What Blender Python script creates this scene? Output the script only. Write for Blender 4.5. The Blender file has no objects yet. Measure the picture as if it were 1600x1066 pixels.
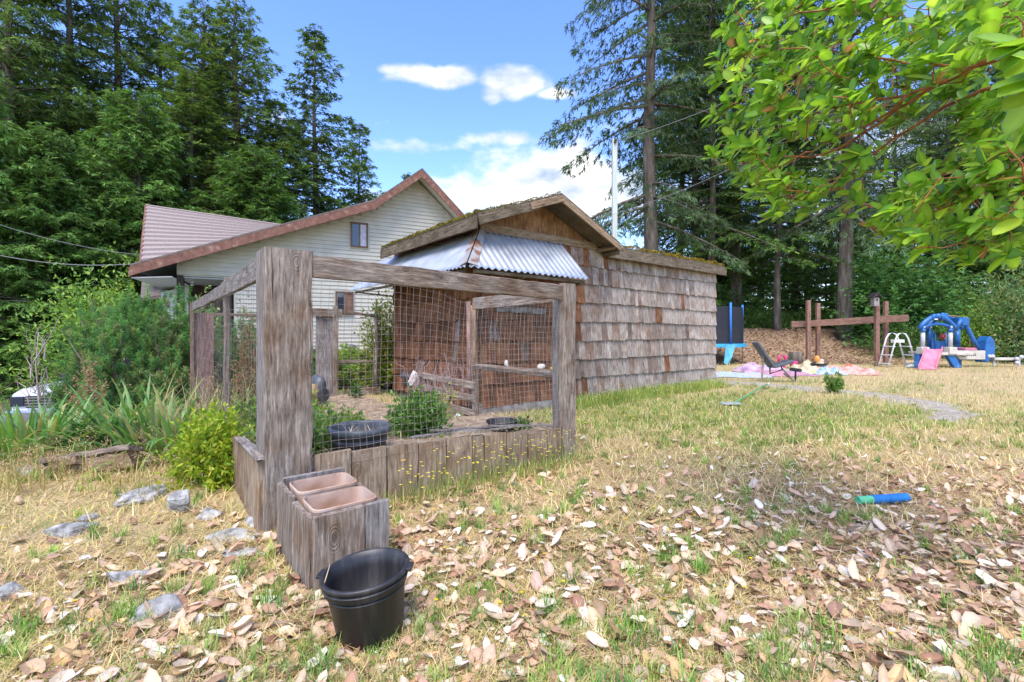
import bpy, math, random
import numpy as np
from mathutils import Vector, Matrix
random.seed(7)
R = np.random.default_rng(11)
C = bpy.context.scene.collection
SC = bpy.context.scene
# ------------------------------------------------------------------ camera
cam_d = bpy.data.cameras.new('camera')
cam = bpy.data.objects.new('camera', cam_d); C.objects.link(cam)
cam_d.sensor_width = 36.0; cam_d.lens = 16.2; cam_d.shift_y = -0.0069
cam_d.clip_start = 0.05; cam_d.clip_end = 3000
EYE = 1.25
cam.location = (0, 0, EYE); cam.rotation_euler = (math.radians(90), 0, 0)
SC.camera = cam
# ------------------------------------------------------------------ sky and sun
SUN_EL, SUN_AZ = math.radians(60), math.radians(190)      # azimuth clockwise from +Y (view direction)
w = bpy.data.worlds.new('World'); SC.world = w; w.use_nodes = True
nt = w.node_tree; nt.nodes.clear()
def N(tree, t, **k):
    n = tree.nodes.new(t)
    for a, b in k.items(): setattr(n, a, b)
    return n
def L(tree, a, b): tree.links.new(a, b)
def M_(tree, op, a, b=None, c=None, clamp=False):
    n = tree.nodes.new('ShaderNodeMath'); n.operation = op; n.use_clamp = clamp
    for i, v in enumerate((a, b, c)):
        if v is None: continue
        if isinstance(v, (int, float)): n.inputs[i].default_value = v
        else: tree.links.new(v, n.inputs[i])
    return n.outputs[0]
out = N(nt, 'ShaderNodeOutputWorld'); bg = N(nt, 'ShaderNodeBackground')
sky = N(nt, 'ShaderNodeTexSky'); sky.sky_type = 'NISHITA'; sky.sun_disc = False
sky.sun_elevation = SUN_EL; sky.sun_rotation = SUN_AZ
sky.air_density = 1.0; sky.dust_density = 0.6; sky.ozone_density = 2.2
tc = N(nt, 'ShaderNodeTexCoord'); sep = N(nt, 'ShaderNodeSeparateXYZ'); L(nt, tc.outputs['Generated'], sep.inputs[0])
X, Y, Z = sep.outputs
yy = M_(nt, 'MAXIMUM', Y, 0.08)
u_ = M_(nt, 'DIVIDE', X, yy); v_ = M_(nt, 'DIVIDE', Z, yy)
front = M_(nt, 'GREATER_THAN', Y, 0.1)
CL = [(-.20,.565,.06,.016,.95),(-.145,.558,.05,.022,1.05),(-.25,.575,.04,.012,.8),(0.01,.545,.052,.034,1.35),(-.04,.52,.03,.02,.8),(.10,.52,.055,.014,.95),
      (-.20,.41,.16,.022,.52),(.02,.425,.16,.02,.65),(.07,.335,.17,.06,1.3),(.12,.30,.2,.07,1.1),(-.10,.30,.12,.05,1.0),(.13,.39,.08,.05,.9),(-.31,.295,.06,.035,.9),(-.05,.25,.3,.06,.75),(.3,.3,.2,.09,.8),
      (-.6,.5,.5,.12,.35),(.75,.35,.5,.16,.85)]
tot = None
for (cu, cv, ru, rv, am) in CL:
    a = M_(nt, 'DIVIDE', M_(nt, 'SUBTRACT', u_, cu), ru); b = M_(nt, 'DIVIDE', M_(nt, 'SUBTRACT', v_, cv), rv)
    r2 = M_(nt, 'ADD', M_(nt, 'MULTIPLY', a, a), M_(nt, 'MULTIPLY', b, b))
    g = M_(nt, 'MULTIPLY', M_(nt, 'POWER', 2.71828, M_(nt, 'MULTIPLY', r2, -0.7)), am)
    tot = g if tot is None else M_(nt, 'MAXIMUM', tot, g)
tot = M_(nt, 'MULTIPLY', tot, front)
mp = N(nt, 'ShaderNodeMapping'); mp.inputs['Scale'].default_value = (1, 1, 1.7); L(nt, tc.outputs['Generated'], mp.inputs[0])
n1 = N(nt, 'ShaderNodeTexNoise'); n1.inputs['Scale'].default_value = 9.0; n1.inputs['Detail'].default_value = 9; n1.inputs['Roughness'].default_value = .58
L(nt, mp.outputs[0], n1.inputs['Vector'])
n2 = N(nt, 'ShaderNodeTexNoise'); n2.inputs['Scale'].default_value = 2.2; n2.inputs['Detail'].default_value = 6
L(nt, mp.outputs[0], n2.inputs['Vector'])
# general cover: scattered clouds everywhere off to the sides and behind, like those in view
offc = M_(nt, 'MULTIPLY', M_(nt, 'SUBTRACT', n2.outputs[0], 0.50, clamp=True), 4.0, clamp=True)
side = M_(nt, 'SUBTRACT', 1.0, M_(nt, 'MULTIPLY', front, M_(nt, 'LESS_THAN', M_(nt, 'ABSOLUTE', u_), 1.3)))
tot = M_(nt, 'MAXIMUM', tot, M_(nt, 'MULTIPLY', offc, side))
den = M_(nt, 'ADD', M_(nt, 'MULTIPLY', tot, 1.1), M_(nt, 'MULTIPLY', M_(nt, 'SUBTRACT', n1.outputs[0], 0.5), 2.2))
mr = N(nt, 'ShaderNodeMapRange'); mr.interpolation_type = 'SMOOTHSTEP'; L(nt, den, mr.inputs[0])
mr.inputs[1].default_value = 0.40; mr.inputs[2].default_value = 1.05
gate = M_(nt, 'MULTIPLY', mr.outputs[0], M_(nt, 'MULTIPLY', tot, 3.0, clamp=True))
n3 = N(nt, 'ShaderNodeTexNoise'); n3.inputs['Scale'].default_value = 7; n3.inputs['Detail'].default_value = 7
mp3 = N(nt, 'ShaderNodeMapping'); mp3.inputs['Location'].default_value = (0, 0, .035); mp3.inputs['Scale'].default_value = (1, 1, 2.2); L(nt, tc.outputs['Generated'], mp3.inputs[0]); L(nt, mp3.outputs[0], n3.inputs['Vector'])
cr = N(nt, 'ShaderNodeValToRGB'); L(nt, n3.outputs[0], cr.inputs[0])
cr.color_ramp.elements[0].position = .37; cr.color_ramp.elements[0].color = (.38, .50, .72, 1)
cr.color_ramp.elements[1].position = .56; cr.color_ramp.elements[1].color = (1, 1, 1, 1)
CLOUD = 2.35
cs = N(nt, 'ShaderNodeVectorMath', operation='SCALE'); L(nt, cr.outputs[0], cs.inputs[0]); cs.inputs['Scale'].default_value = CLOUD
mx = N(nt, 'ShaderNodeMix', data_type='RGBA'); hs = N(nt, 'ShaderNodeHueSaturation'); hs.inputs['Saturation'].default_value = 1.22; hs.inputs['Hue'].default_value = .517; hs.inputs['Value'].default_value = .84; L(nt, sky.outputs[0], hs.inputs['Color']); L(nt, gate, mx.inputs[0]); L(nt, hs.outputs[0], mx.inputs[6]); L(nt, cs.outputs[0], mx.inputs[7])
L(nt, mx.outputs[2], bg.inputs[0]); bg.inputs[1].default_value = 0.15
L(nt, bg.outputs[0], out.inputs[0])
sd = bpy.data.lights.new('sun', 'SUN'); sd.energy = 1.45; sd.angle = math.radians(36); sd.color = (1, .93, .82)
so = bpy.data.objects.new('sun', sd); C.objects.link(so)
sdir = Vector((math.sin(SUN_AZ)*math.cos(SUN_EL), math.cos(SUN_AZ)*math.cos(SUN_EL), math.sin(SUN_EL)))
so.rotation_euler = sdir.to_track_quat('Z', 'Y').to_euler(); so.location = sdir*50
SC.view_settings.view_transform = 'Standard'; SC.view_settings.look = 'None'
SC.view_settings.exposure = 1.9; SC.view_settings.gamma = 1; SC.view_settings.use_curve_mapping = False
# ------------------------------------------------------------------ frames of reference
TH = math.atan(1.264)
U = np.array([math.sin(TH), math.cos(TH), 0.]); V = np.array([-math.cos(TH), math.sin(TH), 0.])
def at(px, py, Yd):    # the point of the place at depth Yd
    return np.array([(px-800)/720*Yd, Yd, EYE+(522-py)/720*Yd])
def ss(t): t = np.clip(t, 0, 1); return t*t*(3-2*t)
_ph = R.uniform(0, 6.28, (12, 2)); _kk = R.uniform(-1, 1, (12, 2))
def wob(x, y, f=1.0):  # cheap smooth noise, about -1..1
    s = 0
    for i in range(12):
        k = _kk[i]*f*(1+i*.35); s = s+np.sin(k[0]*x+k[1]*y+_ph[i, 0])/(1+i*.3)
    return s/3.2
RP = np.array([.59, 4.59, 0.])
def gz(x, y):
    x = np.asarray(x, float); y = np.asarray(y, float)
    z = -1.25*ss((-x-6.0)/4.6)*ss((y-3)/6)
    z = z+1.5*ss((y-19.3)/6.5)*ss((x-3.0)/3.0)
    z = z+.45*ss((y-11)/4)*ss((9.5+x)/3)*ss((1-x)/3)
    z = z+2.0*ss((y-24)/20)*ss((x+30)/20)
    z = z+.02*wob(x, y, 2.0)+.012*wob(x+5, y, 7.0)
    z = z+.05*ss((-x-1.2)/2.0)*ss((6-y)/2)*(wob(x, y, 4.)+.4)
    z = z+.16*np.exp(-(((x-.2)/1.6)**2+((y-30)/1e3)**2))*ss((y-60)/5)
    return z
# ------------------------------------------------------------------ objects
WM = {}
def link(o, parent=None, world=None):
    C.objects.link(o); world = world or Matrix.Identity(4)
    if parent is not None:
        o.parent = parent; o.matrix_basis = WM[parent.name].inverted() @ world
    else: o.matrix_basis = world
    WM[o.name] = world
    return o
def tag(o, label=None, cat=None, group=None, kind=None):
    if label: o['label'] = label
    if cat: o['category'] = cat
    if group: o['group'] = group
    if kind: o['kind'] = kind
    return o
def thing(name, label, cat, loc, group=None, rz=0):
    o = bpy.data.objects.new(name, None); o.empty_display_size = .1
    return tag(link(o, None, Matrix.Translation(Vector(loc)) @ Matrix.Rotation(rz, 4, 'Z')), label, cat, group)
def mesh(name, verts, polys, mat, cols=None, smooth=False):
    """polys: list of int arrays (n,k)"""
    verts = np.asarray(verts, np.float32).reshape(-1, 3)
    me = bpy.data.meshes.new(name)
    if isinstance(polys, np.ndarray): polys = [polys]
    polys = [np.asarray(p, np.int32) for p in polys if len(p)]
    nl = sum(p.size for p in polys); nf = sum(len(p) for p in polys)
    me.vertices.add(len(verts)); me.vertices.foreach_set('co', verts.ravel())
    me.loops.add(nl); me.loops.foreach_set('vertex_index', np.concatenate([p.ravel() for p in polys]))
    tot_ = np.concatenate([np.full(len(p), p.shape[1], np.int32) for p in polys])
    st = np.concatenate([[0], np.cumsum(tot_)[:-1]]).astype(np.int32)
    me.polygons.add(nf); me.polygons.foreach_set('loop_start', st); me.polygons.foreach_set('loop_total', tot_)
    me.polygons.foreach_set('use_smooth', np.full(nf, smooth, bool))
    if cols is not None:
        c = np.ones((len(verts), 4), np.float32); c[:, :3] = np.asarray(cols).reshape(-1, 3)
        at_ = me.attributes.new('col', 'FLOAT_COLOR', 'POINT'); at_.data.foreach_set('color', c.ravel())
    if mat: me.materials.append(mat)
    me.update(calc_edges=True); me.validate()
    return me
def obj(name, me, parent=None, world=None):
    return link(bpy.data.objects.new(name, me), parent, world)
def wobj(name, verts, polys, mat, parent=None, cols=None, smooth=False):
    """verts in world space; origin goes to the parent's or to the centre of the base"""
    verts = np.asarray(verts, float).reshape(-1, 3)
    if parent is not None:
        Mi = np.array(WM[parent.name].inverted()); wv = verts @ Mi[:3, :3].T + Mi[:3, 3]
        return obj(name, mesh(name, wv, polys, mat, cols, smooth), parent, WM[parent.name].copy())
    o_ = np.array([(verts[:, 0].min()+verts[:, 0].max())/2, (verts[:, 1].min()+verts[:, 1].max())/2, verts[:, 2].min()])
    return obj(name, mesh(name, verts-o_, polys, mat, cols, smooth), None, Matrix.Translation(Vector(o_)))
class MB:
    """collects simple solids for ONE mesh"""
    def __init__(s): s.v = []; s.f = {}; s.n = 0
    def add(s, v, fs):
        v = np.asarray(v, float).reshape(-1, 3)
        for f in fs: s.f.setdefault(len(f), []).append([i+s.n for i in f])
        s.v.append(v); s.n += len(v)
    def box(s, c, h, ax=None, taper=1.0):
        c = np.asarray(c, float); ax = np.eye(3) if ax is None else np.asarray(ax, float); q = []
        for z in (-1, 1):
            k = taper if z > 0 else 1
            for x, y in ((-1, -1), (1, -1), (1, 1), (-1, 1)): q.append(c+ax[0]*h[0]*x*k+ax[1]*h[1]*y*k+ax[2]*h[2]*z)
        s.add(q, [(3, 2, 1, 0), (4, 5, 6, 7), (0, 1, 5, 4), (1, 2, 6, 5), (2, 3, 7, 6), (3, 0, 4, 7)]); return s
    def tube(s, pts, r, n=8, cap=True):
        pts = np.asarray(pts, float); m = len(pts); r = np.full(m, r) if np.isscalar(r) else np.asarray(r)
        tg = np.gradient(pts, axis=0) if m > 2 else np.repeat([pts[-1]-pts[0]], m, 0); vs = []
        up = np.array([0, 0, 1.]); t0 = tg[0]/(np.linalg.norm(tg[0])+1e-9)
        if abs(t0[2]) > .9: up = np.array([1., 0, 0])
        for i in range(m):
            t = tg[i]/(np.linalg.norm(tg[i])+1e-9); a = np.cross(t, up); a /= np.linalg.norm(a)+1e-9; b = np.cross(t, a)
            for k in range(n):
                q = 2*math.pi*k/n; vs.append(pts[i]+r[i]*(a*math.cos(q)+b*math.sin(q)))
        fs = [(i*n+k, i*n+(k+1) % n, (i+1)*n+(k+1) % n, (i+1)*n+k) for i in range(m-1) for k in range(n)]
        if cap: fs += [tuple(range(n))[::-1], tuple((m-1)*n+k for k in range(n))]
        s.add(vs, fs); return s
    def lathe(s, prof, c=(0, 0, 0), n=32, Mx=None):
        vs = []; c = np.asarray(c, float)
        for r, z in prof:
            for k in range(n): q = 2*math.pi*k/n; vs.append([r*math.cos(q), r*math.sin(q), z])
        vs = np.array(vs)
        if Mx is not None: vs = vs @ np.array(Mx)[:3, :3].T
        fs = [(i*n+k, i*n+(k+1) % n, (i+1)*n+(k+1) % n, (i+1)*n+k) for i in range(len(prof)-1) for k in range(n)]
        s.add(vs+c, fs); return s
    def prism(s, poly, ext):
        poly = np.asarray(poly, float); n = len(poly); ext = np.asarray(ext, float)
        s.add(np.vstack([poly, poly+ext]), [tuple(range(n))[::-1], tuple(range(n, 2*n))]+[(i, (i+1) % n, n+(i+1) % n, n+i) for i in range(n)]); return s
    def ball(s, c, r, n=10, m=7, sc=(1, 1, 1)):
        prof = [(max(1e-4, math.sin(math.pi*i/m)), -math.cos(math.pi*i/m)) for i in range(m+1)]
        vs = []; 
        for a, z in prof:
            for k in range(n): q = 2*math.pi*k/n; vs.append([a*math.cos(q)*r*sc[0], a*math.sin(q)*r*sc[1], z*r*sc[2]])
        s.add(np.array(vs)+np.asarray(c, float), [(i*n+k, i*n+(k+1) % n, (i+1)*n+(k+1) % n, (i+1)*n+k) for i in range(m) for k in range(n)]); return s
    def build(s, name, mat, parent=None, smooth=False, bevel=0):
        o = wobj(name, np.vstack(s.v), [np.array(q) for q in s.f.values()], mat, parent, smooth=smooth)
        import bmesh
        bm = bmesh.new(); bm.from_mesh(o.data); bmesh.ops.recalc_face_normals(bm, faces=bm.faces); bm.to_mesh(o.data); bm.free()
        if bevel:
            b = o.modifiers.new('bevel', 'BEVEL'); b.width = bevel; b.segments = 2; b.limit_method = 'ANGLE'
        return o
# ------------------------------------------------------------------ vectorised leaves and blades
def nrm(a): return a/(np.linalg.norm(a, axis=-1, keepdims=True)+1e-9)
def blades(P, az, lean, ln, wd, col, droop=.5):
    """curved grass blades: P (n,3); az, lean, ln, wd (n); col (n,3) -> verts, polys, cols"""
    n = len(P); h = np.stack([np.cos(az), np.sin(az), 0*az], 1); sd_ = np.stack([-np.sin(az), np.cos(az), 0*az], 1)
    up = np.array([0, 0, 1.]); cl, sl = np.cos(lean)[:, None], np.sin(lean)[:, None]
    d0 = h*sl+up*cl; l2 = lean+droop; d1 = h*np.sin(l2)[:, None]+up*np.cos(l2)[:, None]
    ln_ = ln[:, None]; w_ = sd_*wd[:, None]/2
    m = P+d0*ln_*.55; t = m+d1*ln_*.45
    Vv = np.stack([P-w_, P+w_, m+w_*.8, m-w_*.8, t], 1).reshape(-1, 3); b = (np.arange(n)*5)[:, None]
    return Vv, [b+np.array([0, 1, 2, 3]), b+np.array([3, 2, 4])], np.repeat(col, 5, 0)
def cards(P, D, Nn, ln, wd, col, fold=.15):
    n = len(P); D = nrm(D); S_ = nrm(np.cross(D, Nn)); Nn = np.cross(S_, D); ln = ln[:, None]; wd = wd[:, None]
    tip = P+D*ln; c = P+D*ln*.45
    Vv = np.stack([P, c-S_*wd/2+Nn*wd*fold, tip, c+S_*wd/2+Nn*wd*fold], 1).reshape(-1, 3); b = (np.arange(n)*4)[:, None]
    return Vv, [b+np.array([0, 1, 2]), b+np.array([0, 2, 3])], np.repeat(col, 4, 0)
def leaves_hi(P, D, Nn, ln, wd, col, fold=.18, curl=.25, jit=0):
    n = len(P); D = nrm(D); S_ = nrm(np.cross(D, Nn)); Nn = np.cross(S_, D); ln = ln[:, None]; wd = wd[:, None]
    curl = np.broadcast_to(np.asarray(curl, float).reshape(-1, 1), (n, 1)); fold = np.broadcast_to(np.asarray(fold, float).reshape(-1, 1), (n, 1)); vs = [P]
    for s_, k in ((.10, .55), (.32, .95), (.60, 1.0), (.86, .66)):
        c = P+D*ln*s_+Nn*ln*curl*(s_*s_)*-1
        vs += [c-S_*wd*k/2+Nn*wd*fold*k, c, c+S_*wd*k/2+Nn*wd*fold*k]
    vs.append(P+D*ln-Nn*ln*curl)
    if jit:
        for i_ in (1, 3, 4, 6, 7, 9, 10, 12): vs[i_] = vs[i_]+S_*wd*R.normal(0, jit, (n, 1))+D*ln*R.normal(0, jit*.35, (n, 1))+Nn*wd*R.normal(0, jit*.8, (n, 1))
        for i_ in (2, 5, 8, 11, 13): vs[i_] = vs[i_]+Nn*wd*R.normal(0, jit*.5, (n, 1))+S_*wd*R.normal(0, jit*.3, (n, 1))
    b = (np.arange(n)*14)[:, None]
    t = [b+np.array(q) for q in ((0, 1, 2), (0, 2, 3), (10, 13, 11), (11, 13, 12))]
    q4 = [b+np.array(q) for q in ((1, 4, 5, 2), (2, 5, 6, 3), (4, 7, 8, 5), (5, 8, 9, 6), (7, 10, 11, 8), (8, 11, 12, 9))]
    return np.stack(vs, 1).reshape(-1, 3), [np.vstack(t), np.vstack(q4)], np.clip((np.repeat(col, 14, 0).reshape(n, 14, 3)*np.array([1.1, .93, 1.28, .93, .93, 1.28, .93, .93, 1.25, .93, .9, 1.2, .9, .85])[None, :, None]), 0, 1).reshape(-1, 3)
def merge(parts):
    vs, cs, f = [], [], {}; o_ = 0
    for v, ps, c in parts:
        for p in ps: f.setdefault(p.shape[1], []).append(p+o_)
        vs.append(v); cs.append(c); o_ += len(v)
    return np.vstack(vs), [np.vstack(q) for q in f.values()], np.vstack(cs)
def colr(n, base, var=.25, hue=.08):
    c = np.asarray(base, float)
    if c.ndim == 2: c = c[R.integers(0, len(c), n)]
    else: c = np.repeat(c[None], n, 0)
    return np.clip(c*(1+R.uniform(-var, var, (n, 1)))*(1+R.uniform(-hue, hue, (n, 3))), 0, 1)
def rdir(n):
    v = R.normal(size=(n, 3)); return nrm(v)
# ------------------------------------------------------------------ materials
def base_mat(name, rough=.8, spec=.3):
    m = bpy.data.materials.new(name); m.use_nodes = True; t = m.node_tree; b = t.nodes['Principled BSDF']
    b.inputs['Roughness'].default_value = rough; b.inputs['Specular IOR Level'].default_value = spec
    return m, t, b
def leaf_mat(name, trans=.35, rough=.5, spec=.3, vary=.35, scale=1.2):
    m, t, b = base_mat(name, rough, spec); a = N(t, 'ShaderNodeAttribute', attribute_name='col')
    oi = N(t, 'ShaderNodeObjectInfo'); no = N(t, 'ShaderNodeTexNoise'); no.inputs['Scale'].default_value = scale; no.inputs['Detail'].default_value = 3
    tc_ = N(t, 'ShaderNodeTexCoord'); L(t, tc_.outputs['Object'], no.inputs['Vector'])
    f = M_(t, 'ADD', 1-vary*.5, M_(t, 'MULTIPLY', M_(t, 'SUBTRACT', no.outputs[0], .25), vary*2.0))
    f = M_(t, 'MULTIPLY', f, M_(t, 'ADD', .88, M_(t, 'MULTIPLY', oi.outputs['Random'], .24)))
    sc_ = N(t, 'ShaderNodeVectorMath', operation='SCALE'); L(t, a.outputs['Color'], sc_.inputs[0]); L(t, f, sc_.inputs['Scale'])
    L(t, sc_.outputs[0], b.inputs['Base Color'])
    if trans > 0:
        tr = N(t, 'ShaderNodeBsdfTranslucent'); ms = N(t, 'ShaderNodeMixShader'); ms.inputs[0].default_value = trans
        wv = N(t, 'ShaderNodeVectorMath', operation='MULTIPLY'); wv.inputs[1].default_value = (1.25, 1.2, .7); L(t, sc_.outputs[0], wv.inputs[0])
        L(t, wv.outputs[0], tr.inputs[0]); L(t, b.outputs[0], ms.inputs[1]); L(t, tr.outputs[0], ms.inputs[2])
        L(t, ms.outputs[0], t.nodes['Material Output'].inputs[0])
    return m
def ramp(t, fac, stops):
    r = N(t, 'ShaderNodeValToRGB'); L(t, fac, r.inputs[0]); e = r.color_ramp.elements
    while len(e) < len(stops): e.new(.5)
    for i, (p, c) in enumerate(stops): e[i].position = p; e[i].color = (*c, 1)
    return r.outputs[0]
def wood_mat(name, cols, grain=(38, 38, 2.2), bump=.5, rough=.85, objvar=.25, blotch=None, cracks=True):
    """weathered wood, grain along local Z"""
    m, t, b = base_mat(name, rough, .2); tc_ = N(t, 'ShaderNodeTexCoord'); oi = N(t, 'ShaderNodeObjectInfo')
    off = N(t, 'ShaderNodeVectorMath', operation='MULTIPLY_ADD'); cmb = N(t, 'ShaderNodeCombineXYZ')
    for i in range(3): L(t, oi.outputs['Random'], cmb.inputs[i])
    L(t, cmb.outputs[0], off.inputs[0]); off.inputs[1].default_value = (7, 13, 31); L(t, tc_.outputs['Object'], off.inputs[2])
    wn = N(t, 'ShaderNodeTexNoise'); wn.inputs['Scale'].default_value = 3.0; L(t, off.outputs[0], wn.inputs['Vector'])
    ws = N(t, 'ShaderNodeVectorMath', operation='MULTIPLY_ADD'); L(t, wn.outputs[1], ws.inputs[0]); ws.inputs[1].default_value = (.03, .03, 0); L(t, off.outputs[0], ws.inputs[2])
    mp_ = N(t, 'ShaderNodeMapping'); mp_.inputs['Scale'].default_value = grain; L(t, ws.outputs[0], mp_.inputs[0])
    g = N(t, 'ShaderNodeTexNoise'); g.inputs['Scale'].default_value = 1.6; g.inputs['Detail'].default_value = 9; g.inputs['Roughness'].default_value = .78; L(t, mp_.outputs[0], g.inputs['Vector'])
    mp2 = N(t, 'ShaderNodeMapping'); mp2.inputs['Scale'].default_value = (grain[0]*1.9, grain[1]*1.9, grain[2]*.5); L(t, ws.outputs[0], mp2.inputs[0])
    ck = N(t, 'ShaderNodeTexNoise'); ck.inputs['Scale'].default_value = 1.5; ck.inputs['Detail'].default_value = 3; L(t, mp2.outputs[0], ck.inputs['Vector'])
    c = ramp(t, g.outputs[0], [(.3, cols[0]), (.5, cols[1]), (.72, cols[2])])
    big = N(t, 'ShaderNodeTexNoise'); big.inputs['Scale'].default_value = 4.0; big.inputs['Detail'].default_value = 4; L(t, off.outputs[0], big.inputs['Vector'])
    fi = N(t, 'ShaderNodeTexNoise'); fi.inputs['Scale'].default_value = 1.0; fi.inputs['Detail'].default_value = 5; fi.inputs['Roughness'].default_value = .7; mpf = N(t, 'ShaderNodeMapping'); mpf.inputs['Scale'].default_value = (44, 44, 7); L(t, off.outputs[0], mpf.inputs[0]); L(t, mpf.outputs[0], fi.inputs['Vector'])
    sf = N(t, 'ShaderNodeVectorMath', operation='SCALE'); L(t, c, sf.inputs[0]); L(t, M_(t, 'MAXIMUM', .28, M_(t, 'SUBTRACT', M_(t, 'MULTIPLY', fi.outputs[0], 2.6), .30)), sf.inputs['Scale']); c = sf.outputs[0]
    if blotch:
        mb = N(t, 'ShaderNodeMix', data_type='RGBA'); L(t, M_(t, 'MULTIPLY', M_(t, 'SUBTRACT', big.outputs[0], .42, clamp=True), 4.0, clamp=True), mb.inputs[0]); L(t, c, mb.inputs[6])
        mb.inputs[7].default_value = (*blotch, 1); mb.blend_type = 'MULTIPLY'; c = mb.outputs[2]
    # knots
    vo = N(t, 'ShaderNodeTexVoronoi'); vo.inputs['Scale'].default_value = 1.0; mk = N(t, 'ShaderNodeMapping'); mk.inputs['Scale'].default_value = (6.5, 6.5, 3.4); L(t, ws.outputs[0], mk.inputs[0]); L(t, mk.outputs[0], vo.inputs['Vector'])
    rg = M_(t, 'MULTIPLY', M_(t, 'MULTIPLY', M_(t, 'ADD', M_(t, 'SINE', M_(t, 'MULTIPLY', vo.outputs['Distance'], 95.0)), 1.0), .3), M_(t, 'MULTIPLY', M_(t, 'SUBTRACT', .30, vo.outputs['Distance'], clamp=True), 8.0, clamp=True))
    kn = M_(t, 'MAXIMUM', rg, M_(t, 'MULTIPLY', M_(t, 'SUBTRACT', .13, vo.outputs['Distance'], clamp=True), 14.0, clamp=True))
    crk = M_(t, 'MULTIPLY', M_(t, 'SUBTRACT', .37, ck.outputs[0], clamp=True), 9.0, clamp=True)
    dk = M_(t, 'MAXIMUM', kn, crk) if cracks else kn
    md = N(t, 'ShaderNodeMix', data_type='RGBA'); md.blend_type = 'MULTIPLY'; L(t, M_(t, 'MULTIPLY', dk, .75), md.inputs[0]); L(t, c, md.inputs[6]); md.inputs[7].default_value = (.3, .25, .22, 1)
    sc_ = N(t, 'ShaderNodeVectorMath', operation='SCALE'); L(t, md.outputs[2], sc_.inputs[0])
    L(t, M_(t, 'ADD', 1-objvar/2, M_(t, 'MULTIPLY', oi.outputs['Random'], objvar)), sc_.inputs['Scale']); L(t, sc_.outputs[0], b.inputs['Base Color'])
    h = M_(t, 'SUBTRACT', g.outputs[0], M_(t, 'MULTIPLY', dk, .6))
    bp = N(t, 'ShaderNodeBump'); bp.inputs['Strength'].default_value = bump; bp.inputs['Distance'].default_value = .01; L(t, h, bp.inputs['Height']); L(t, bp.outputs[0], b.inputs['Normal'])
    return m
def noise_mat(name, stops, scale=8, detail=5, rough=.8, spec=.3, bump=.2, metal=0, bscale=None, vec=(1, 1, 1), dist=.01, objvar=0):
    m, t, b = base_mat(name, rough, spec); tc_ = N(t, 'ShaderNodeTexCoord'); mp_ = N(t, 'ShaderNodeMapping'); mp_.inputs['Scale'].default_value = vec; L(t, tc_.outputs['Object'], mp_.inputs[0])
    n = N(t, 'ShaderNodeTexNoise'); n.inputs['Scale'].default_value = scale; n.inputs['Detail'].default_value = detail; L(t, mp_.outputs[0], n.inputs['Vector'])
    c = ramp(t, n.outputs[0], stops)
    if objvar:
        oi = N(t, 'ShaderNodeObjectInfo'); sc_ = N(t, 'ShaderNodeVectorMath', operation='SCALE'); L(t, c, sc_.inputs[0]); L(t, M_(t, 'ADD', 1-objvar/2, M_(t, 'MULTIPLY', oi.outputs['Random'], objvar)), sc_.inputs['Scale']); c = sc_.outputs[0]
    L(t, c, b.inputs['Base Color']); b.inputs['Metallic'].default_value = metal
    if bump:
        n2_ = N(t, 'ShaderNodeTexNoise'); n2_.inputs['Scale'].default_value = bscale or scale*3; n2_.inputs['Detail'].default_value = 5; L(t, mp_.outputs[0], n2_.inputs['Vector'])
        bp = N(t, 'ShaderNodeBump'); bp.inputs['Strength'].default_value = bump; bp.inputs['Distance'].default_value = dist; L(t, n2_.outputs[0], bp.inputs['Height']); L(t, bp.outputs[0], b.inputs['Normal'])
    return m
def flat2(name, c, rough=.5, var=.25, **k):
    c = np.array(c); return noise_mat(name, [(.3, tuple(c*(1-var))), (.7, tuple(np.minimum(c*(1+var), 1)))], rough=rough, **k)
M = {}
M['wood_grey'] = wood_mat('weathered_grey_wood', [(.085, .056, .04), (.24, .195, .155), (.44, .385, .325)], blotch=(.68, .56, .46), bump=1.0, grain=(34, 34, 2.6))
M['wood_blue'] = wood_mat('blue_grey_wood', [(.10, .085, .072), (.22, .195, .175), (.35, .32, .285)], bump=.8, blotch=(.8, .74, .7))
M['wood_brown'] = wood_mat('brown_stained_boards', [(.13, .09, .06), (.27, .20, .135), (.38, .31, .23)], blotch=(.7, .6, .5), bump=.6)
M['wood_rust'] = wood_mat('rusty_brown_plank', [(.10, .055, .045), (.21, .125, .10), (.30, .24, .21)], bump=.6)
M['wood_tan'] = wood_mat('tan_timber', [(.13, .085, .05), (.25, .17, .10), (.36, .27, .18)], bump=.3, cracks=False)
M['wood_play'] = wood_mat('reddish_play_timber', [(.12, .065, .045), (.22, .12, .085), (.30, .19, .14)], bump=.3)
M['shake_grey'] = wood_mat('silver_shake', [(.14, .105, .08), (.32, .265, .215), (.51, .445, .385)], grain=(60, 60, 3), objvar=.45, blotch=(.70, .60, .52), bump=.6)
M['shake_mid'] = wood_mat('greyish_brown_shake', [(.12, .08, .058), (.24, .18, .14), (.36, .29, .235)], grain=(60, 60, 3), objvar=.6, blotch=(.7, .55, .45), bump=.6)
M['shake_red'] = wood_mat('red_brown_shake', [(.075, .032, .016), (.19, .085, .040), (.31, .165, .085)], grain=(60, 60, 3), objvar=.8, blotch=(.6, .5, .5), bump=.5)
M['ply'] = wood_mat('weathered_plywood', [(.15, .075, .032), (.29, .155, .07), (.40, .25, .13)], grain=(9, 9, 1.6), bump=.3, blotch=(.62, .55, .5), cracks=False)
M['fascia_dk'] = wood_mat('weathered_fascia', [(.07, .05, .033), (.16, .12, .08), (.27, .215, .155)], blotch=(.6, .6, .5), bump=.6)
M['moss'] = leaf_mat('moss', .1, .9, .1, .5, 20)
M['foliage'] = leaf_mat('leafy_green', .38, .55, .25, .35, 1.5)
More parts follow.
